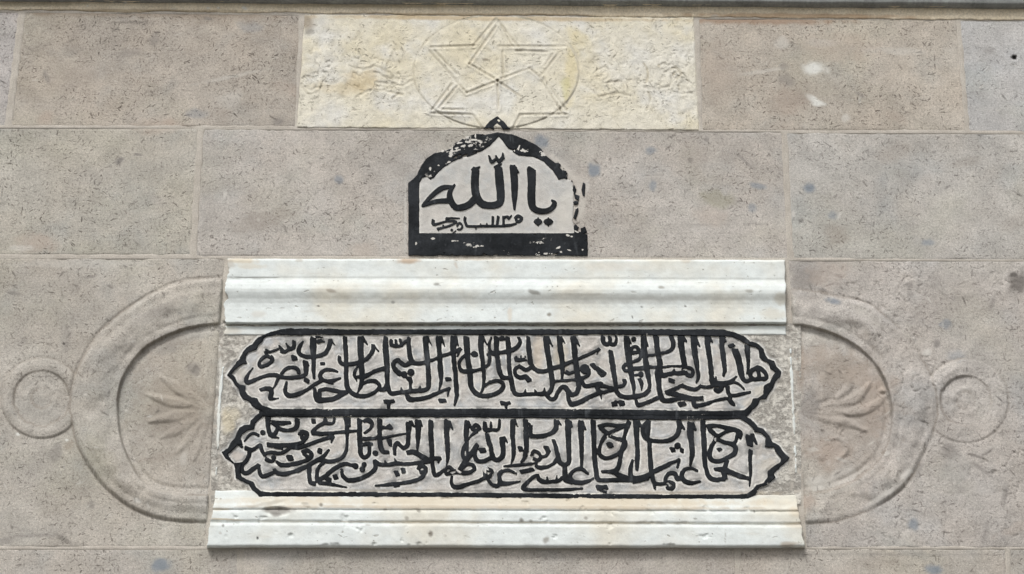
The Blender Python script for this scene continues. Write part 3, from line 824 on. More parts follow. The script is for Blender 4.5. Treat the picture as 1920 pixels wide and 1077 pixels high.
# ------------------------------------------------------------------ white framed tablet
tablet = thing('inscription_tablet', 'wide white marble tablet with two lines of black carved calligraphy between mouldings', 'inscription', tuple(P(948, 1026, 0)))
TOPST_SHADE = [(455, 489, 34, 7, 0, lin(206, 194, 172), .8), (470, 500, 30, 6, 0, lin(212, 204, 186), .6), (765, 489, 26, 7, 0, lin(190, 172, 152), .95), (880, 486, 60, 3, 0, lin(190, 176, 158), .6),
         (470, 521, 60, 1.6, 0, lin(96, 92, 84), .7), (540, 524, 40, 1.2, 0, lin(110, 106, 98), .5), (620, 545, 9, 4, .2, lin(150, 140, 126), .7), (1003, 549, 14, 5, .3, lin(120, 116, 108), .7),
         (737, 567, 4, 3, 0, lin(70, 68, 64), .8), (597, 574, 3, 2, 0, lin(80, 76, 70), .8), (818, 533, 6, 3, 0, lin(120, 116, 108), .7), (1030, 590, 5, 4, .2, lin(120, 112, 98), .8), (1186, 594, 1.2, 4, 0, lin(80, 76, 70), .9),
         (1285, 574, 2.5, 2, 0, lin(70, 68, 64), .8), (1203, 576, 3, 2, 0, lin(70, 68, 64), .6), (1240, 539, 6, 3, 0, lin(140, 134, 122), .7), (1405, 546, 9, 4, 0, lin(140, 134, 122), .6), (1465, 560, 16, 12, 0, lin(176, 168, 150), .6),
         (1180, 560, 260, 8, 0, lin(190, 190, 184), .45), (860, 565, 420, 6, 0, lin(196, 198, 194), .4), (1100, 553, 60, 3, 0, lin(168, 166, 158), .5), (1450, 590, 24, 14, 0, lin(206, 198, 180), .5), (956, 590, 5, 16, 0, lin(214, 204, 188), .6),  # long grey bands paint shade onto the down-facing curve
         (855, 497, 3, 9, -.4, lin(190, 176, 160), .5), (485, 590, 14, 8, 0, lin(206, 202, 192), .5), (560, 488, 8, 5, 0, lin(170, 160, 144), .5), (430, 497, 12, 10, 0, lin(176, 164, 148), .55), (1150, 500, 60, 10, 0, lin(222, 212, 196), .3),
         (1285, 488, 10, 6, 0, lin(180, 168, 150), .5), (948, 607, 520, 1.5, 0, lin(150, 146, 136), .5), (430, 620, 30, 8, 0, lin(214, 204, 186), .5)]  # full-length line at the undercut is its shade, put into the colour
LX0, LX1 = (425, 418), (1474, 1475)
moulding('top_moulding', [(484, 487, -6), (486.5, 489.5, 8), (488, 491, 9.5), (518, 522, 9.5), (520, 524, 8.8), (522, 526, 8.6), (525, 529, 10.5), (533, 537, 15.5), (541, 545, 18), (547, 551, 17.5), (553, 557, 15.5), (560, 564, 12.6), (568, 572, 10.8), (576, 579, 10.4), (584, 587, 10.8), (603.5, 603.5, 12), (605, 605, 11.6), (606, 606, 8), (609.5, 609.5, -3), (611, 611, -1), (612.5, 612.5, 1.8), (614, 614, 2.4), (627, 627, 2.4), (630, 630, -1.5)],
         LX0, LX1, tablet, M_MARBLE, TOPST_SHADE, 2.0, (3.2, 1.2), 41)
BEI = lin(206, 194, 172)
BOTST = [(948, 941, 560, 11, .004, BEI, .75), (948, 952, 560, 4, .004, lin(180, 166, 144), .7), (520, 957, 36, 8, 0, lin(150, 147, 142), .9), (517, 964, 12, 6, 0, lin(144, 141, 136), .9), (500, 945, 40, 4, -.2, lin(170, 164, 152), .6),
         (948, 980, 560, 2.0, .004, lin(188, 174, 150), .6), (807, 1001, 5, 6, .1, lin(128, 122, 112), .85), (835, 1005, 3, 3, 0, lin(170, 166, 158), .6), (483, 1009, 2.2, 3.5, .2, lin(30, 30, 30), .95), (418, 986, 3, 3, 0, lin(90, 86, 80), .7), (413, 1000, 3, 3, 0, lin(180, 176, 168), .6),
         (1024, 1011, 8, 6, -.8, lin(150, 146, 138), .8), (602, 947, 4, 4, 0, lin(110, 104, 92), .8), (572, 945, 8, 3, 0, lin(150, 140, 122), .6), (785, 958, 5, 3, .4, lin(120, 114, 104), .7), (722, 956, 4, 2, 0, lin(120, 114, 104), .7), (762, 972, 4, 4, 0, lin(150, 146, 136), .7), (977, 975, 5, 4, .3, lin(120, 116, 108), .8), (995, 977, 4, 3, 0, lin(130, 126, 118), .7),
         (1098, 972, 4, 3, 0, lin(140, 134, 124), .7), (1200, 980, 12, 3, -.2, lin(160, 156, 146), .6), (1240, 981, 12, 3, .1, lin(160, 156, 146), .6), (1275, 981, 12, 3, -.2, lin(160, 156, 146), .6), (1304, 973, 4, 2, 0, lin(120, 116, 108), .7), (1414, 960, 1.5, 3, 0, lin(100, 96, 90), .8), (1360, 1006, .9, 17, 0, lin(176, 172, 164), .6),
         (1478, 1021, 22, 6, -.1, lin(168, 156, 140), .75), (410, 955, 24, 3, 0, lin(200, 186, 160), .6), (420, 974, 40, 2, .05, lin(196, 180, 150), .7), (1490, 985, 20, 6, 0, lin(200, 190, 172), .5), (690, 985, 6, 2, 0, lin(150, 146, 140), .5), (1495, 960, 16, 12, 0, lin(206, 192, 168), .5)]


def sill_chips(px, py):
    c = fbm(px, py * 1.5, 26, 88)
    z = np.hypot((px - 518) / 26, (py - 959) / 9)
    return -2.5 * smooth(0.42, 0.6, c) - 5 * smooth(1.15, 0.7, z)


moulding('bottom_moulding', [(919, 928, -2), (921, 930, 2.0), (932, 936, 3.5), (944, 948, 8), (951, 955, 12), (954, 957.5, 11.5), (955.5, 959, 9), (957.5, 961, 13.5), (962, 965, 15), (974, 979, 15.5), (977.5, 982.5, 13), (980, 984.5, 11.5), (982.5, 987, 17), (986, 990, 18.5), (1021, 1021, 18.5), (1024, 1024, 17.5), (1026.5, 1026.5, 12), (1028.5, 1028.5, -5)],
         (402, 386), (1493, 1511), tablet, M_MARBLE, BOTST, 2.0, (1.6, 2.2), 43, extra=sill_chips)

# ------------------------------------------------------------------ lettering, traced on eight windows 320 px wide (scale 5.984)
K = 5.984
WIN = {'A': (1180, 600), 'B': (920, 600), 'C': (660, 600), 'D': (400, 600), 'E': (1180, 765), 'F': (920, 765), 'G': (660, 765), 'H': (400, 765)}
RAW = {}
RAW['A'] = """
1320 300 55,1330 400 46,1335 500 32,1322 600 18
1440 535 46,1375 570 42,1358 625 42,1395 668 38,1470 660 36,1535 655 36,1530 605 38,1492 560 42,1440 535 46
1440 535 40,1450 600 36,1465 655 30
1185 340 72,1225 450 74,1250 580 66,1275 660 45,1320 688 38,1390 662 42
1122 297 34,1145 290 44,1172 280 36
1045 195 66,1040 300 50,1060 450 50,1070 560 42,1055 625 22
1045 178 30,1080 242 14
1200 635 22,1150 680 32,1080 705 36,1000 710 42,970 690 32,970 640 12
880 195 66,880 290 58,900 430 54,915 560 54,930 690 54,960 735 56
888 182 32,932 250 14
725 195 68,725 300 64,745 430 58,765 560 44,775 640 38,752 708 10
738 190 32,790 300 16
580 200 74,585 300 62,605 430 54,622 530 52
595 185 36,638 242 16
612 560 44,650 540 36,695 548 36,714 580 38,700 622 42,655 618 42,625 585 40
620 592 46,550 600 38,505 590 38,503 556 12
505 595 38,430 612 46,372 622 46,360 565 18
590 520 18,470 520 22,350 530 26,210 530 32,60 545 32,0 550 36
300 195 62,310 300 58,330 420 58,345 500 60,335 555 56
312 555 24,318 600 66,330 720 58,345 830 58,378 905 56
375 905 44,450 905 48,560 888 38,700 888 42,825 890 36
415 815 44,520 835 48,620 860 42,740 878 40,826 868 26
415 812 40,520 770 42,602 722 22
595 740 38,690 775 42,760 772 38,802 730 22
800 742 34,870 755 32,930 745 36
925 742 36,1000 728 44,1042 750 40,1004 800 46,955 778 30
1040 740 40,1090 715 44
720 880 38,728 955 52,765 982 26
740 962 42,850 945 42,960 910 32,1060 885 28,1120 880 28
1100 875 34,1140 920 44,1178 962 22
1100 745 46,1110 815 38,1132 860 38,1128 905 34
1130 852 34,1230 840 38,1352 812 18
1115 718 24,1180 702 26,1240 730 22,1290 780 10
452 676 46,498 692 42
565 950 58,620 938 52
470 190 44,492 260 46,480 325 38,420 360 32,350 375 32,280 392 26,200 400 20
160 195 62,165 300 64,180 430 58,195 540 62,210 620 54,225 700 44,225 760 40,170 830 42,90 850 42,0 865 42
172 185 30,210 298 10
322 870 44,240 912 42,150 945 42,95 952 46,70 895 28
"""
RAW['B'] = """
1575 350 30,1590 310 30,1630 300 30,1660 330 32,1640 365 34,1600 370 40
1655 330 32,1685 395 36,1660 445 38,1575 480 26
1605 215 54
1520 195 58,1530 300 68,1550 420 64,1570 560 58,1590 680 48,1605 760 38,1605 830 20
1540 192 26,1575 268 12
1685 612 56
1620 622 22,1655 615 26
1668 665 34,1695 715 42,1694 792 8
1560 552 44,1640 548 40,1740 540 36
1512 502 28,1488 535 30,1512 570 30,1560 562 38
1508 500 28,1560 508 36
1345 350 46,1355 420 54,1375 560 54,1395 680 48,1405 765 44
1408 748 34,1475 742 38,1510 708 36,1498 676 42
1400 775 52,1440 840 44,1520 868 42,1620 865 42,1720 840 42,1780 790 42
1245 705 34,1200 740 56,1208 790 42,1262 815 36,1330 792 44,1390 772 48
1210 738 46,1290 748 40,1390 775 46
1240 708 28,1130 735 42,1060 742 42,1032 700 36,1018 650 34
1230 812 46,1120 862 46,1000 920 48,905 945 52,872 880 38,862 825 30
1235 835 24,1242 885 8
1368 945 52,1408 945 46
1452 932 56,1490 935 48
1398 915 18,1440 925 18
1260 190 48,1264 250 46,1310 276 40,1340 240 40,1336 190 40
1340 270 36,1395 270 42,1412 215 28,1400 175 22
1142 498 52,1180 550 40
1176 545 24,1252 632 24
1200 535 24,1285 600 24
1255 625 30,1282 600 30
1056 552 106
1105 550 36,1092 618 38,1040 650 36,985 652 36
925 210 60,935 300 58,950 440 58,965 560 58,985 680 58,985 760 48,962 820 44,910 838 48,870 800 48,830 752 46,790 760 42,750 820 38,718 880 38,672 890 42,628 845 40
938 190 32,995 290 10
775 200 60,780 300 58,800 440 56,805 560 46,798 668 20
785 195 32,832 262 12
625 205 62,630 300 58,650 430 54,670 560 58,690 680 58,685 760 44,650 820 46,590 830 42,510 832 38,430 832 38,350 840 38,282 830 42,252 780 46,235 690 48
638 190 32,690 290 10
602 820 36,605 768 12
510 825 36,492 780 10
385 825 36,392 778 10
1218 328 36,1120 378 32,1000 430 32,880 480 36,780 520 42,690 545 46,620 574 46,540 574 46,480 540 48,452 490 52
1215 328 24,1192 385 8
420 195 44,425 300 52,440 420 56,450 490 58
452 530 46,400 560 38,352 538 42,318 520 36,272 560 36,282 618 40,340 648 46,392 640 48,432 680 56
278 442 40,330 450 42,390 440 42
288 415 16,288 440 20
340 406 16,340 440 20
388 406 16,386 440 20
838 592 26,880 602 30,932 582 30
850 575 20,882 595 24
700 690 22,800 682 22,900 677 26,980 667 26
190 205 46,200 330 52,205 480 44,215 600 48,235 700 52,245 790 38
65 205 56,65 330 54,80 450 54,95 560 58,130 640 48,200 650 42
312 200 28,332 250 40,290 310 42,220 345 42,130 365 42,50 382 44,-20 374 44
110 215 42,150 212 32
132 188 26,134 215 34
122 935 42,170 938 36,212 930 36
170 940 42,174 990 24
"""
RAW['C'] = """
1280 205 64,1290 330 58,1300 450 54,1320 560 58,1325 640 52,1332 720 56,1345 770 48,1390 822 48,1450 850 48,1530 850 42,1620 825 42,1690 770 42,1692 715 38,1640 684 36,1560 695 36,1488 742 36
1450 205 60,1445 300 58,1460 430 52,1475 560 44,1480 680 38,1465 780 28,1440 830 22
1462 188 30,1512 275 12
1562 198 20,1540 270 32,1545 330 34,1575 370 46,1640 385 46
1528 380 46,1545 430 42,1530 500 38,1480 540 32,1400 565 32,1320 575 42,1240 575 46,1205 530 36,1210 460 32,1262 400 28
1345 392 24,1375 385 60,1410 392 24
1140 205 70,1135 300 66,1140 430 44,1155 560 52,1160 600 48,1170 750 48,1175 850 44,1150 955 18
1158 190 36,1192 288 8
1218 325 34,1120 370 36,1000 410 36,890 455 36,800 480 42,720 490 48,670 460 52,645 380 52,635 260 42,640 205 38
1215 325 22,1182 412 8
655 480 46,600 510 42,550 480 42,510 450 36,462 490 40,480 550 46,535 605 46
583 612 64
662 590 76
640 652 66,662 700 34
655 690 32,655 775 30
975 210 68,975 300 58,985 450 58,995 580 54,1000 680 38,975 795 8
995 190 32,1040 300 8
830 210 68,830 300 62,845 430 58,855 560 48,860 680 48,855 760 42,810 790 42,740 795 42,660 800 46,580 810 42,500 820 46,440 825 46,410 780 42,395 680 48,395 560 52,385 430 58,375 300 62,380 200 46
842 190 32,895 290 8
765 785 36,765 745 10
660 792 36,654 750 14
560 802 36,554 760 12
612 838 40,650 890 54,740 890 46,850 865 42,960 820 36,1095 766 28
1092 765 28,1072 858 8
985 908 46,1050 906 40
1055 665 46,1106 662 36
440 230 32,440 280 36,500 295 32,560 290 26
490 228 22,500 280 26
540 218 22,550 270 26
560 282 26,600 242 28,640 232 26
95 210 68,95 330 58,105 480 54,110 600 54,105 720 48,62 820 12
112 192 32,172 275 12
150 635 46,230 590 38,330 550 42,400 550 56
110 720 36,180 690 42,260 690 42,310 740 42,280 790 42,200 840 42,120 856 46,50 846 46,0 820 46,-50 760 48,-66 640 48,-66 500 48,-71 350 48,-81 195 46
310 790 42,370 770 46,400 700 46
366 915 42,415 917 36,466 910 30
410 925 44,410 990 26
"""
RAW['D'] = """
1415 415 36,1420 470 42,1480 500 42,1580 490 42,1660 470 42,1730 430 42,1790 345 46,1790 285 38
1796 285 30,1856 356 10
1700 645 36,1640 640 36,1590 640 28,1585 590 28,1622 515 12
1590 640 22,1612 690 10
1495 815 36,1420 850 50,1330 890 46,1230 900 52,1170 900 56,1150 850 52,1135 765 36
1190 790 42,1260 775 42,1350 790 46,1430 810 42,1495 815 36
1190 800 38,1195 880 38
1392 582 18,1320 560 32,1250 565 36,1200 610 42,1210 660 42,1270 690 42,1350 680 36,1424 655 18
1300 702 32,1340 712 26
1210 685 42,1130 730 42,1040 790 42,940 835 42,850 850 46,805 800 42,822 695 26
1215 485 36,1222 495 60
1120 210 66,1120 320 66,1125 430 48,1125 560 42,1130 655 24
1150 190 22,1228 196 14
1168 252 42,1200 236 42,1238 242 18
1005 245 16,965 310 42,960 370 42,1010 405 42,1090 415 42,1180 405 42,1260 370 42,1300 290 46,1310 235 46
1318 222 30,1364 282 8
892 424 60,934 432 36
1035 475 66,1040 540 52,1035 610 42,960 640 42,850 650 42,760 640 42,690 620 42,600 625 38,500 660 42,420 695 46,380 700 50,368 670 42,390 610 32,442 540 10
1040 470 26,1076 516 8
760 610 32,810 555 36,880 530 36,940 550 38,960 600 38
1030 670 46,1066 692 40
730 650 36,700 720 30,676 764 16
528 785 40,590 770 42,640 780 56,650 830 56,640 880 50,690 886 28,730 878 12
590 350 48,640 360 26,700 340 22,735 322 14
590 360 46,610 400 46,660 430 40,650 470 36,590 510 42,530 520 42,515 480 36,550 430 36,610 395 36
905 240 34,900 310 38,850 330 36,800 360 38,755 352 26
850 322 32,818 266 14
790 350 32,740 294 12
"""
RAW['E'] = """
1345 325 84,1355 415 66
1360 480 48,1355 600 44,1360 720 38,1348 875 12
1378 300 40,1424 405 22
880 212 56,960 200 44,1080 222 42,1200 252 46,1250 292 46,1242 345 30
1222 270 42,1196 375 34
900 242 46,990 312 42,1080 270 36,1180 240 36
990 312 46,940 400 42,900 500 48,920 580 46,1000 600 42,1100 560 42,1180 510 48,1190 440 44,1140 402 42,1060 382 40,985 350 36
1160 410 44,1200 370 26
1000 472 52,1030 460 34
1100 590 42,1075 660 46,1060 720 54,1080 790 46
958 690 34,1050 692 54,1150 730 56,1250 770 52,1340 790 42
1060 800 42,960 805 48,890 770 48,860 680 44,845 580 48,840 420 54,830 280 56,825 150 52
685 180 70,685 300 66,700 420 54,705 520 52,690 610 28,680 650 22
706 175 36,742 245 18
765 708 24,690 675 32,620 695 36,585 760 46,620 820 48,700 845 42,795 824 22
590 790 46,540 790 54,510 740 42,450 735 36,410 780 36,400 840 32
400 850 32,330 855 36,280 840 42,255 760 46,240 640 48,230 500 42,225 390 46,205 330 46,210 250 52,215 150 46
410 842 40,460 832 36,502 862 36,480 902 42,432 902 36,420 862 32
280 850 38,286 908 26
560 150 52,560 230 46,530 310 46,450 360 46,350 375 42,230 360 42,170 330 42,150 270 36,160 200 36,205 145 30
566 165 36,616 236 16
540 425 68
474 470 60,500 468 46
578 470 46,600 482 46
260 720 46,350 680 46,450 630 42,565 576 22
558 582 38,538 668 14
240 745 54,150 780 56,60 790 48,0 760 42
80 150 64,80 300 54,90 450 48,90 600 48,84 695 28
98 150 36,135 212 22,168 195 20
200 790 46,140 810 36,45 845 16
"""
RAW['F'] = """
1150 150 56,1155 300 56,1160 430 52,1165 560 48,1180 700 46,1200 790 46,1260 815 42,1400 810 42,1550 810 46
1220 212 50,1300 188 36,1420 200 36,1540 200 44
1230 220 46,1310 282 42,1380 260 36,1480 212 36
1310 290 46,1250 370 38,1220 460 38,1228 530 42,1300 565 42,1400 535 42,1470 480 44,1512 400 48,1470 360 42,1400 342 36,1335 312 36
1312 415 44,1335 415 66,1362 418 40
1550 160 46,1520 250 38,1500 330 32,1490 400 36,1460 530 42,1440 640 46,1390 710 42,1250 716 20
1380 720 42,1470 770 54,1560 800 56,1650 800 56,1760 770 54
1592 588 22,1570 680 42,1570 765 44
1010 155 56,1015 300 58,1020 450 48,1020 560 38,1020 685 20
1026 150 34,1066 242 12
1094 738 20,1020 685 36,940 700 36,890 760 46,920 820 46,1010 840 42,1100 820 32,1148 792 12
870 150 62,870 300 58,875 430 54,880 560 48,870 620 46,820 640 46,770 600 48,745 500 42,725 420 42,700 358 34
888 160 40,908 214 22
830 650 50,835 750 56,850 810 56,905 832 42
750 560 36,710 620 36,640 660 36,560 670 46,510 650 36,520 590 36
460 540 36,480 490 36,530 502 36,560 550 36,530 590 42,480 570 36
560 550 36,620 540 36,640 500 42,620 440 56
640 450 28,670 488 8
800 785 36,760 820 36,690 825 36,600 830 42,540 800 42,520 760 36,450 800 42,370 880 46,372 910 40,450 920 32,600 920 32,750 920 32,900 915 30,1028 904 12
740 812 28,742 762 10
640 822 28,634 778 10
322 460 58,350 462 44
342 716 38,400 706 40,474 690 42
735 150 48,735 220 46,690 280 42,600 310 42,500 320 42,450 300 42,450 200 36
750 150 30,788 190 10
400 170 36,445 192 22
390 140 60,395 250 52,400 380 48,400 480 48,380 560 38,346 605 18
150 655 18,260 645 26,400 635 26,500 620 30
250 160 58,245 280 54,255 420 48,255 540 38,228 635 14
262 138 32,306 212 8
130 355 54,140 430 48,140 530 46,90 580 46,40 570 46,10 480 42,-20 380 48,-40 300 40
142 330 36,190 392 8
288 738 22,210 705 32,140 710 36,95 770 36,110 830 42,180 850 42,326 824 12
1200 895 56,1250 892 44,1300 890 56
1230 922 24,1295 945 22
"""
RAW['G'] = """
1490 165 36,1500 240 54,1560 246 40,1640 240 40,1656 135 24
1560 160 22,1560 232 36
1350 232 32,1390 192 40,1432 232 30,1380 254 26,1350 242 26
1400 265 32,1340 310 22,1290 380 22,1250 460 36,1240 530 36,1270 590 38
1440 480 52,1490 475 44
1685 352 64,1690 430 48,1690 520 42,1640 580 46,1580 560 46,1560 470 52
1705 335 34,1746 388 8
1570 550 46,1500 590 46,1420 600 46,1380 550 46,1380 480 42,1402 415 36
1402 420 40,1340 510 54,1270 600 56,1206 682 30
1210 690 44,1290 636 40,1350 640 38,1372 690 40,1290 732 46,1200 722 46,1130 720 50,1060 740 44,1052 690 36,1090 664 36,1130 700 40
1040 690 36,980 740 46,930 750 46,910 680 42,900 590 42,895 450 56,885 300 56,885 150 54
1070 155 74,1060 280 58,1070 420 52,1075 560 38,1058 648 8
1088 155 36,1130 242 12
1290 155 54,1280 280 52,1290 400 36,1295 545 14
1302 150 30,1336 222 12
1520 690 54,1572 712 36,1545 770 36,1500 760 46,1490 700 46
1500 780 42,1420 820 42,1320 850 42,1230 880 46,1150 890 42,1115 840 36,1122 765 22
1520 790 36,1570 860 42,1640 870 42,1660 800 40,1650 740 36,1690 705 36
1660 860 36,1760 850 34,1884 824 14
622 500 54,700 500 54,800 555 50,880 590 46
880 570 42,992 565 36
980 562 36,968 614 16
880 600 42,720 620 38,600 630 38,500 622 42,430 632 42,380 640 36,300 630 42,255 588 34
500 620 36,478 574 12
390 640 36,368 594 10
740 692 42,772 650 40,822 670 36,822 722 42,762 722 36
820 730 42,770 790 42,650 830 42,500 850 36,380 865 34,262 872 12
475 880 22,530 872 24
496 736 70,515 735 60
566 704 66,590 706 58
740 155 68,745 250 56,740 350 42,732 475 12
756 145 32,790 208 8
635 175 64,635 260 46,630 350 46,620 420 46,580 450 46,540 420 42,510 395 46,480 440 42,480 525 30
656 150 36,694 208 12
330 340 26,430 320 22,606 288 12
330 222 42,390 220 36,430 210 60
310 135 56,310 280 48,310 340 48,320 430 52,350 490 46,412 500 32
420 365 54,432 425 32
85 135 56,85 280 52,90 420 48,100 520 46,140 558 42,190 520 42,195 430 34
130 150 36,180 140 54,222 180 44,200 240 32,138 282 22
90 350 42,200 345 36,300 330 36
130 410 32,180 400 36,228 405 28
40 655 66
135 635 54
115 690 60
262 510 60
255 600 40,260 680 42,200 740 42,100 790 42,44 805 42,-46 812 42,-106 760 40,-116 690 28
"""
RAW['H'] = """
1110 282 46,1200 290 42,1350 280 36,1500 265 32,1622 254 20
1110 272 36,1170 210 36,1240 170 36,1260 130 36
1260 172 36,1340 172 26,1360 120 26
1490 115 56,1500 220 46,1500 300 36,1500 400 32,1490 480 32,1450 550 36,1380 590 42,1290 600 46,1200 580 46
1520 115 38,1532 206 12
1112 150 54,1136 154 46
970 310 46,1000 272 46,1050 292 42,1032 340 42,982 332 36
1040 340 36,990 390 36,880 415 42,760 420 46,660 420 48,610 410 46
940 130 54,940 200 46,890 245 36,800 250 36,740 230 42,700 190 46,660 160 46
660 160 42,760 172 54,864 164 30
720 230 42,690 290 42,655 310 52,730 335 16
615 110 56,615 220 48,640 312 46
1345 318 44,1280 340 36,1150 380 36,1020 430 36,920 450 36,860 420 34
1345 318 36,1322 388 10
860 440 36,820 480 36,740 510 42,650 500 42,585 512 32
690 430 46,770 450 46
676 555 56
590 572 42,640 600 40,690 590 20
840 560 60,880 560 60
1010 500 46,1060 480 42,1102 520 40,1080 570 42,980 610 42,850 640 42,760 640 42,708 606 30
1012 512 36,1050 545 36,1085 560 36
1185 480 56,1206 490 54
1296 470 20,1230 550 42,1140 600 42,1040 660 42,920 710 46,800 740 46,720 730 46,680 688 32
680 720 36,620 750 42,550 770 42,520 720 36,508 645 24
510 640 36,440 690 42,380 730 36,330 720 36,320 650 36,370 590 42,400 530 42,400 480 42,360 440 32
360 452 42,440 470 42,522 418 36,540 470 42,574 535 28
350 375 14,400 310 24,450 285 28,510 310 32
555 278 56
290 400 46,322 442 26
1080 640 42,1075 740 42,1090 830 46,1140 850 42
1242 618 22,1180 670 36,1160 760 36,1170 830 42
1170 820 46,1250 770 46,1360 680 42,1460 630 42,1540 640 36,1600 652 54
1180 840 36,1280 850 42,1380 870 30,1496 892 10
1358 775 58,1384 775 54
1260 790 44,1314 812 42
"""
BORDER_MID = [('H', "556 56 90,1000 58 96,1500 56 98,1960 58 98"), ('G', "300 56 96,1000 58 100,1960 60 106"), ('F', "300 62 106,1000 66 110,1500 74 112,1960 80 112"), ('E', "300 84 112,700 84 112,1000 84 100,1200 80 96,1290 72 82,1350 36 46")]


def parse(win, line, n=4):
    ox, oy = WIN[win]
    pts = [tuple(float(q) for q in p.split()) for p in line.split(',')]
    return catmull([(ox + a / K, oy + b / K, max(w, 5) / K) for a, b, w in pts], n)


def strokes(wins):
    out = []
    for w in wins:
        for line in RAW[w].strip().split('\n'):
            if line.strip(): out.append(parse(w, line.strip()))
    return out


def field_grid(x0, x1, y0, y1, st=1.0):
    return np.meshgrid(np.arange(x0, x1 + st, st), np.arange(y0, y1 + st, st))


def clusters(ss, X, Y):
    """union strokes that touch -> list of (sdf, x slice, y slice)"""
    par = list(range(len(ss)))
    def find(i):
        while par[i] != i: i = par[i]
        return i
    own = np.full(X.shape, -1); sd = []
    for i, s in enumerate(ss):
        lo = s[:, :2].min(0) - s[:, 2].max() - 5; hi = s[:, :2].max(0) + s[:, 2].max() + 5
        j0, j1 = int(max(0, lo[0] - X[0, 0])), int(min(X.shape[1], hi[0] - X[0, 0] + 1))
        i0, i1 = int(max(0, lo[1] - Y[0, 0])), int(min(X.shape[0], hi[1] - Y[0, 0] + 1))
        sl_ = (slice(i0, i1), slice(j0, j1))
        d = stroke_sdf(X[sl_], Y[sl_], s, True)
        sd.append((sl_, d))
        for q in np.unique(own[sl_][d > -0.8]):
            if q >= 0: par[find(int(q))] = find(i)
        o = own[sl_]; o[d > -0.8] = i
    groups = {}
    for i in range(len(ss)): groups.setdefault(find(i), []).append(i)
    full = np.full(X.shape, -60.0)
    res = []
    for g in groups.values():
        i0 = min(sd[i][0][0].start for i in g); i1 = max(sd[i][0][0].stop for i in g)
        j0 = min(sd[i][0][1].start for i in g); j1 = max(sd[i][0][1].stop for i in g)
        t = np.full((i1 - i0, j1 - j0), -60.0)
        for i in g:
            a, b = sd[i][0]
            t[a.start - i0:a.stop - i0, b.start - j0:b.stop - j0] = np.maximum(t[a.start - i0:a.stop - i0, b.start - j0:b.stop - j0], sd[i][1])
        full[i0:i1, j0:j1] = np.maximum(full[i0:i1, j0:j1], t)
        res.append((t, slice(i0, i1), slice(j0, j1)))
    return res, full


FX, FY = field_grid(396, 1502, 606, 946)
ragged = 0.95 * fbm(FX, FY, 7, 71) + 0.9 * fbm(FX, FY, 26, 72)


def border_sdf(defs):
    d = np.full(FX.shape, -60.0)
    for w, line in defs: d = np.maximum(d, stroke_sdf(FX, FY, parse(w, line, 1)))
    return d


FIELD_D, LET_H = 0.6, 2.9
UL_O = "860 92,760 100,650 130,560 170,510 190,470 225,440 275,410 285,370 310,330 355,300 410,290 440,260 460,220 520,180 575,145 620,175 650,210 680,240 740,275 770,290 830,330 890,400 920,430 960,480 1000,545 1025,540 1077"
UL_I = "860 175,700 175,590 190,560 215,545 250,505 290,490 335,450 345,400 365,375 400,365 450,385 490,330 500,270 545,240 580,205 605,240 630,265 690,300 725,365 735,360 790,390 840,430 870,495 880,510 920,550 960,620 975,700 1010"
LL_O = "540 40,470 90,420 140,410 185,340 195,290 230,260 290,240 340,200 380,160 450,90 495,140 570,230 630,245 700,250 790,330 830,400 860,440 930,490 970,510 1005,600 1000,720 1000"
LL_I = "600 60,520 130,470 180,460 245,390 255,330 295,310 340,336 415,270 420,220 470,165 525,200 580,235 620,330 606,310 660,300 720,320 770,370 805,450 830,480 890,530 930,640 945,720 940"
UR_O = "1050 105,1180 135,1290 180,1350 235,1440 265,1500 320,1530 400,1560 440,1620 460,1650 520,1705 580,1690 640,1640 690,1620 760,1560 850,1540 890,1470 900,1440 960,1400 1000,1340 1040,1310 1077"
UR_I = "1050 185,1150 190,1240 235,1320 275,1360 290,1420 310,1450 345,1460 420,1490 460,1560 490,1580 545,1640 590,1600 640,1580 700,1510 740,1500 830,1440 880,1390 885,1360 950,1290 1010,1100 1020"
LR_O = "1250 40,1300 85,1370 130,1430 190,1440 215,1510 240,1570 310,1610 380,1680 420,1730 490,1800 560,1760 610,1680 680,1620 740,1640 780,1590 830,1530 880,1460 900,1420 980,1330 1025,1200 1025"
LR_I = "1200 100,1330 180,1380 230,1400 270,1480 285,1530 340,1520 440,1620 450,1650 520,1700 570,1690 610,1610 660,1550 710,1550 780,1500 840,1420 860,1390 910,1320 960,1200 970"


def pw(win, line):
    ox, oy = WIN[win]
    return [(ox + float(a) / K, oy + float(b) / K) for a, b in (p.split() for p in line.split(','))]


TOP_O = pw('B', "1200 102,500 104") + pw('C', "700 104,0 104")
TOP_I = pw('B', "1200 168,500 170") + pw('C', "700 166,0 170")
BOT_O = pw('G', "100 998,1000 1004,1900 1014") + pw('F', "900 1022,1900 1026")
BOT_I = pw('G', "100 944,1000 948,1900 956") + pw('F', "900 962,1900 970")
up_out = pw('D', UL_O) + pw('A', UR_O)[::-1] + TOP_O
up_in = pw('D', UL_I) + pw('A', UR_I)[::-1] + TOP_I
lo_out = pw('H', LL_O) + BOT_O + pw('E', LR_O)[::-1]
lo_in = pw('H', LL_I) + BOT_I + pw('E', LR_I)[::-1]
in_u, in_l = poly_sdf(FX, FY, up_in), poly_sdf(FX, FY, lo_in)
sd_bu = np.minimum(poly_sdf(FX, FY, up_out), -in_u)
sd_bl = np.minimum(poly_sdf(FX, FY, lo_out), -in_l)
sd_bl = sd_bl - 4 * np.exp(-((FX - 1092) / 15) ** 2) * (FY > 900) * smooth(-.1, .1, fbm(FX, FY, 8, 33))
sd_bm = border_sdf(BORDER_MID)
all_sd = np.maximum(np.maximum(sd_bu, sd_bl), sd_bm)
line_specs = [(strokes('ABCD'), 'upper line of black calligraphy'), (strokes('EFGH'), 'lower line of black calligraphy')]
todo = []
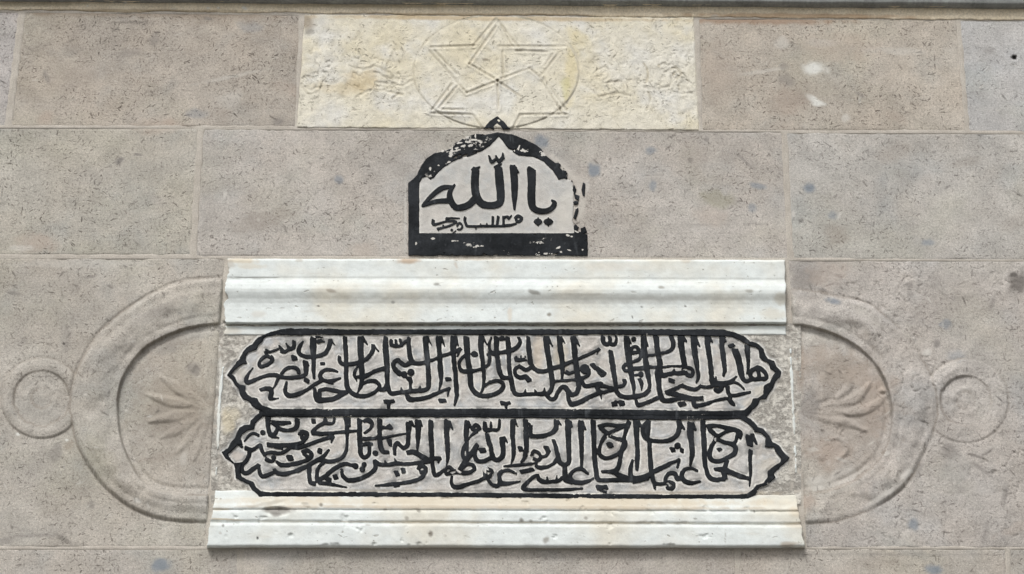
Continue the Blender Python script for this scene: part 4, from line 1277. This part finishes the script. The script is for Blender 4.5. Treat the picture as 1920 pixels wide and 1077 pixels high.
for ss, lab in line_specs:
    cl, full = clusters(ss, FX, FY)
    todo.append((cl, lab)); all_sd = np.maximum(all_sd, full)

# the ground of the inscription
cart = np.zeros(FX.shape)
inside = np.maximum(np.maximum(in_u, in_l), all_sd)
hal = smooth(3.9, 1.3, -all_sd + 1.2 * fbm(FX, FY, 9, 44)) * (inside > -4)
smd = 0.75 * smooth(0.08, 0.4, fbm(FX, FY, 20, 91)) * np.exp(-np.clip(-all_sd, 0, 60) / 6)  # blotchy dark smears by the strokes: smudged paint and painted-in shading
spd = smooth(-1, -6, inside)
relf = FIELD_D - 0.3 * spd + 0.9 * fbm(FX, FY, 22, 17) + 0.5 * fbm(FX, FY, 7, 18) + 1.6 * fbm(FX, FY, 13, 19) * spd
relf += 0.9 * np.exp(-((-all_sd - 5) / 3) ** 2) * (1 - spd)
FST = [(1425, 735, 22, 13, 0, lin(206, 200, 186), .6), (1405, 757, 14, 12, 0, lin(206, 198, 184), .6), (1440, 870, 24, 14, 0, lin(200, 192, 178), .6), (1430, 892, 14, 14, 0, lin(204, 200, 190), .5), (1425, 820, 10, 12, 0, lin(204, 206, 206), .6), (455, 700, 12, 10, 0, lin(204, 200, 190), .5), (470, 670, 14, 10, 0, lin(200, 204, 206), .6), (500, 640, 16, 10, 0, lin(200, 204, 208), .6), (445, 855, 12, 10, 0, lin(196, 186, 176), .6),(428, 790, 14, 26, 0, lin(206, 196, 172), .8), (440, 775, 12, 14, 0, lin(214, 206, 186), .7), (412, 880, 4, 60, 0, lin(196, 190, 180), .5), (1484, 880, 5, 60, 0, lin(190, 184, 174), .6), (1487, 760, 4, 80, 0, lin(190, 184, 176), .6), (413, 700, 3, 60, 0, lin(222, 220, 212), .8),
       (1052, 668, 14, 32, 0, lin(200, 188, 166), .5), (1010, 660, 12, 40, 0, lin(200, 184, 162), .5), (860, 690, 12, 30, 0, lin(190, 178, 164), .4), (1480, 655, 8, 20, 0, lin(196, 192, 184), .5), (948, 625, 520, 4, 0, lin(214, 212, 204), .4),
       (1320, 925, 150, 6, 0, lin(200, 188, 168), .5), (700, 922, 200, 5, 0, lin(198, 190, 176), .45), (1200, 925, 30, 8, 0, lin(206, 196, 180), .4)]
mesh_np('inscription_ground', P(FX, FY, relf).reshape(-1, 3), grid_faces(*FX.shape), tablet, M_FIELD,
        {'halo': np.clip(hal, 0, 1).ravel(), 'spandrel': spd.ravel(), 'smudge_shade': np.clip(smd, 0, 1).ravel(), 'stain': stain_attr(FX, FY, FST).reshape(-1, 4)})


def wear_std(amount, seed):
    def f(x, y, s):
        return amount * smooth(0.1, 0.5, fbm(x, y, 40, seed)) + 0.34 * np.exp(-s / 0.7) - 0.12
    return f


for q in ([(418, 690, 5), (411, 760, 6), (408, 850, 6), (405, 890, 3)], [(1481, 640, 3), (1485, 720, 5), (1489, 800, 5), (1493, 900, 4)]):
    raised('edge_strip', FX, FY, stroke_sdf(FX, FY, np.array(q, float)) + 2.4 * fbm(FX, FY, 14, 99) - 4 * smooth(0.05, 0.3, fbm(FX, FY, 36, 98)), tablet, M_MARBLE, -0.4, 2.4, 1.5)
raised('cartouche_border', FX, FY, sd_bu + ragged, tablet, M_PAINT, FIELD_D - 0.6, LET_H + 1.5, 1.5, wear_std(.2, 5), 'upper black scalloped border')
raised('cartouche_border', FX, FY, sd_bl + ragged, tablet, M_PAINT, FIELD_D - 0.6, LET_H + 1.3, 1.5, wear_std(.24, 6), 'lower black scalloped border')
raised('dividing_band', FX, FY, sd_bm + ragged, tablet, M_PAINT, FIELD_D - 0.6, LET_H + 1.0, 1.6, wear_std(.24, 7))
for cl, lab in todo:
    for t, a, b in cl:
        raised('letters', FX[a, b], FY[a, b], t + ragged[a, b] + 0.85, tablet, M_PAINT, FIELD_D - 0.6, LET_H, 1.4, wear_std(.16, 9))

# ------------------------------------------------------------------ arched painted plaque
plaque = thing('arched_inscription', 'small black painted arch with bold calligraphy carved above the white tablet', 'inscription', tuple(P(933, 480, 0)))
KA = 3.589
def pa(txt): return [(740 + float(a) / KA, 200 + float(b) / KA) for a, b in (p.split() for p in txt.split(','))]
def sa(txt):
    pts = [tuple(float(q) for q in p.split()) for p in txt.split(',')]
    return catmull([(740 + a / KA, 200 + b / KA, w / KA) for a, b, w in pts])


AX, AY = field_grid(756, 1112, 208, 486, 0.8)
arch_outer = pa("90 1005,92 700,90 515,150 462,172 408,210 352,260 315,320 296,384 280,402 250,460 212,540 184,620 186,690 176,790 186,880 220,960 262,1020 312,1100 372,1160 440,1200 505,1212 640,1200 780,1212 830,1300 862,1300 1005")
arch_inner = pa("168 850,168 512,190 480,216 474,240 496,268 480,290 452,330 412,384 378,430 356,500 340,580 308,640 270,676 232,700 206,722 232,760 286,832 332,930 340,1000 372,1060 432,1100 496,1140 486,1190 510,1200 640,1190 770,1206 850")
sd_o = poly_sdf(AX, AY, arch_outer); sd_i = poly_sdf(AX, AY, arch_inner)
rag2 = 0.7 * fbm(AX, AY, 8, 81) + 1.0 * fbm(AX, AY, 24, 82)
bord = np.minimum(sd_o, -sd_i - 0.4)
stretch = fbm((AX - AY * .35) * 0.45, AY * 1.5 + AX * .35, 9, 83)
topz = np.exp(-((AX - 868) / 34) ** 2) * (AY < 300) + 1.2 * np.exp(-((AX - 978) / 16) ** 2 - ((AY - 278) / 9) ** 2)
bord = bord + rag2 - 9 * topz * smooth(0.2, 0.4, stretch) - 6 * smooth(0.40, 0.55, stretch) * (AY > 440)
# the right upright has flaked away to fragments
rightz = smooth(1062, 1068, AX) * smooth(338, 344, AY) * smooth(438, 430, AY)
bord = np.where(rightz > 0.3, -5, bord)
shoulder = smooth(1010, 1030, AX) * smooth(350, 340, AY)
bord = bord - 5 * shoulder * smooth(-0.1, 0.2, fbm(AX, AY, 14, 85)) * smooth(8, 4, sd_o)
for q in ("1205 520,1196 560,1212 620,1240 640,1246 600,1216 590,1226 560", "1256 560,1268 510,1284 520,1282 610,1262 600", "1196 640,1206 665,1236 660,1240 640,1218 632",
          "1216 690,1236 676,1240 700,1220 760,1202 752", "1204 810,1212 790,1240 812,1226 850,1206 846", "1250 820,1282 806,1300 850,1270 860,1254 850"):
    bord = np.maximum(bord, poly_sdf(AX, AY, pa(q)) + 0.8 * rag2 - 0.2)
finial = poly_sdf(AX, AY, pa("598 148,640 96,690 64,740 100,778 152,728 156,706 128,690 118,670 134,668 158,640 146")) + 0.9 * rag2

AL = ["920 428 62,922 520 54,920 620 54,932 682 46,990 706 40,1048 692 38,1076 654 34,1056 630 14", "905 420 36,942 438 26",
      "798 408 50,806 500 50,806 600 40,806 694 14", "796 402 34,834 444 10",
      "698 412 52,706 500 58,714 600 54,702 652 48,640 666 46,582 650 50,546 590 54,540 500 54,546 424 50", "716 384 14,680 412 30", "572 406 10,530 430 34",
      "546 612 50,500 660 46,420 682 42,382 642 42,370 582 36,404 526 14", "392 540 20,320 548 34,250 600 32,186 668 18", "186 672 16,270 640 32,362 634 38",
      "634 330 14,652 372 26,684 350 18", "680 330 14,700 368 26,726 344 24,728 312 12", "730 344 26,700 372 20",
      "940 775 10,965 775 44,990 775 10", "1006 775 10,1034 775 48,1063 775 10", "965 750 10,965 800 12", "1034 748 10,1033 803 12"]
AS = ["1640 150 70,1690 98 60,1755 140 64,1720 195 56,1650 190 60", "1660 235 36,1560 262 50,1470 270 52", "1432 110 52,1430 285 44", "1432 122 50,1505 112 48,1525 148 40,1572 92 30",
      "1338 110 58,1315 270 46", "1240 110 52,1235 270 44", "1450 280 40,1220 280 46,1060 280 54,940 285 46,765 280 46", "1130 270 40,1130 232 26", "1020 270 40,1018 242 26", "935 300 44,930 342 14", "742 125 54,735 180 54,768 280 48",
      "165 172 58,172 250 60,280 230 42,400 195 44,520 190 52,578 212 44,470 270 44,330 310 44,245 330 50", "250 330 44,262 360 24", "405 150 52,410 190 40", "410 140 50,520 138 42,640 140 22", "345 268 36",
      "500 350 52", "590 280 50,640 222 40,690 285 42,650 342 44,595 332 40", "572 366 24,525 400 24"]


def sb(txt):
    pts = [tuple(float(q) for q in p.split()) for p in txt.split(',')]
    return catmull([(795 + a / 9.6, 395 + b / 9.6, w / 9.6) for a, b, w in pts])


def simple_clusters(ss, X, Y):
    ds = [stroke_sdf(X, Y, s, True) for s in ss]
    par = list(range(len(ss)))
    def find(i):
        while par[i] != i: i = par[i]
        return i
    for i in range(len(ss)):
        for j in range(i):
            if (np.minimum(ds[i], ds[j]) > -0.6).any(): par[find(i)] = find(j)
    g = {}
    for i in range(len(ss)):
        r = find(i); g[r] = ds[i] if r not in g else np.maximum(g[r], ds[i])
    return list(g.values())


big_l = simple_clusters([sa(t) for t in AL], AX, AY)
small_l = simple_clusters([sb(t) for t in AS], AX, AY)
alls = np.max(np.stack(big_l + small_l + [bord]), 0)
# pale limewashed ground inside the arch
gm = sd_i + 2.2
PAL_ST = [(930, 370, 190, 110, 0, lin(188, 186, 180), .4), (1060, 400, 18, 50, 0, lin(205, 202, 194), .6), (935, 275, 16, 18, 0, lin(212, 210, 204), .7), (800, 345, 14, 10, 0, lin(204, 202, 198), .5), (850, 432, 120, 5, 0, lin(198, 196, 192), .5)]


def plain_raised(name, X, Y, s, parent, mat, base, height, soft, attrs):
    o = raised(name, X, Y, s, parent, mat, base, height, soft)
    return o


o = raised('arch_ground', AX, AY, gm + 0.8 * rag2, plaque, M_FIELD, -0.6, 2.0, 2.0)
me = o.data
n = len(me.vertices)
# attributes of the ground, looked up on the grid it was cut from
loc = np.empty(n * 3, np.float32); me.vertices.foreach_get('co', loc)
wpos = loc.reshape(-1, 3) + np.array(plaque.location)
v = (wpos - CN) @ RM
vx = 960 - v[:, 0] / v[:, 2] * F_PX; vy = 538.5 + v[:, 1] / v[:, 2] * F_PX
ii = np.clip(((vy - AY[0, 0]) / 0.8).round().astype(int), 0, AX.shape[0] - 1); jj = np.clip(((vx - AX[0, 0]) / 0.8).round().astype(int), 0, AX.shape[1] - 1)
h_ = np.exp(-np.clip(-alls[ii, jj] - 0.3, 0, 60) / 2.2) * 0.95
a = me.attributes.new('halo', 'FLOAT', 'POINT'); a.data.foreach_set('value', h_.astype(np.float32))
for nm in ('spandrel', 'smudge_shade'):
    a = me.attributes.new(nm, 'FLOAT', 'POINT'); a.data.foreach_set('value', np.zeros(n, np.float32))
a = me.attributes['stain']; a.data.foreach_set('color', stain_attr(vx, vy, PAL_ST).astype(np.float32).ravel())

CHIPS = [(760 + a / 5.486, 230 + b / 5.486, c / 5.486, d / 5.486, t) for a, b, c, d, t in (
    (705, 175, 34, 9, .1), (760, 187, 20, 10, .1), (720, 140, 9, 16, 0), (560, 210, 26, 8, -.1), (590, 240, 26, 8, -.1), (670, 238, 28, 11, -.3), (520, 265, 24, 7, -.3), (860, 187, 18, 11, 0), (1210, 288, 66, 16, 0), (1170, 250, 12, 22, .3),
    (345, 440, 14, 11, 0), (1420, 325, 54, 20, .2), (545, 285, 46, 6, -.2), (620, 155, 34, 7, -.3), (640, 200, 24, 6, 0), (470, 330, 14, 40, .2), (1500, 345, 50, 9, .3), (440, 410, 24, 12, -.5), (255, 480, 10, 22, 0))]
CHIPS += [(1020 + a / 6.73, 330 + b / 6.73, c / 6.73, d / 6.73, t) for a, b, c, d, t in (
    (310, 755, 56, 11, .3), (185, 905, 56, 12, -.25), (320, 937, 20, 9, .3), (215, 960, 18, 9, 0), (35, 982, 32, 9, 0), (485, 935, 10, 16, 0), (410, 705, 30, 10, .4), (110, 985, 26, 7, .1))]
CHIPS += [(895, 462, 5, 2.5, -.2), (855, 452, 8, 1.5, 0), (812, 447, 3, 2, 0), (902, 461, 4, 1.6, .2), (1008, 477, 3, 5, 0), (780, 458, 2, 3, 0)]


def chips(x, y):
    o = np.zeros(np.shape(x)); w = 1.3 * fbm(x, y, 4, 55)
    for cx, cy, rx, ry, t in CHIPS:
        dx, dy = x - cx, y - cy; ca, sa_ = math.cos(t), math.sin(t)
        o = np.maximum(o, smooth(1.0, 0.45, np.hypot((dx * ca + dy * sa_) / max(rx, 1.2), (-dx * sa_ + dy * ca) / max(ry, 1.2)) + w))
    return o


def wear_arch(x, y, s):
    return 0.9 * chips(x, y) + 0.30 * smooth(0.15, 0.5, fbm(x * .6, y * 1.4, 22, 15)) + 0.22 * np.exp(-s / 1.0) - 0.08
raised('arch_border', AX, AY, bord, plaque, M_PAINT, -0.4, 3.6, 1.6, wear_arch, 'flaking black painted arch border')
raised('finial', AX, AY, finial, plaque, M_PAINT, 0.2, 3.6, 1.6, wear_arch)
for d in big_l:
    raised('letters', AX, AY, d + 0.5 * rag2 + 0.3, plaque, M_PAINT, 0.6, 3.2, 1.5, wear_std(.1, 12))
for d in small_l:
    raised('small_letters', AX, AY, d + 0.2 * rag2 + 0.3, plaque, M_PAINT, 0.6, 2.6, 1.2, wear_std(.12, 13))

scene.cycles.use_denoising = True
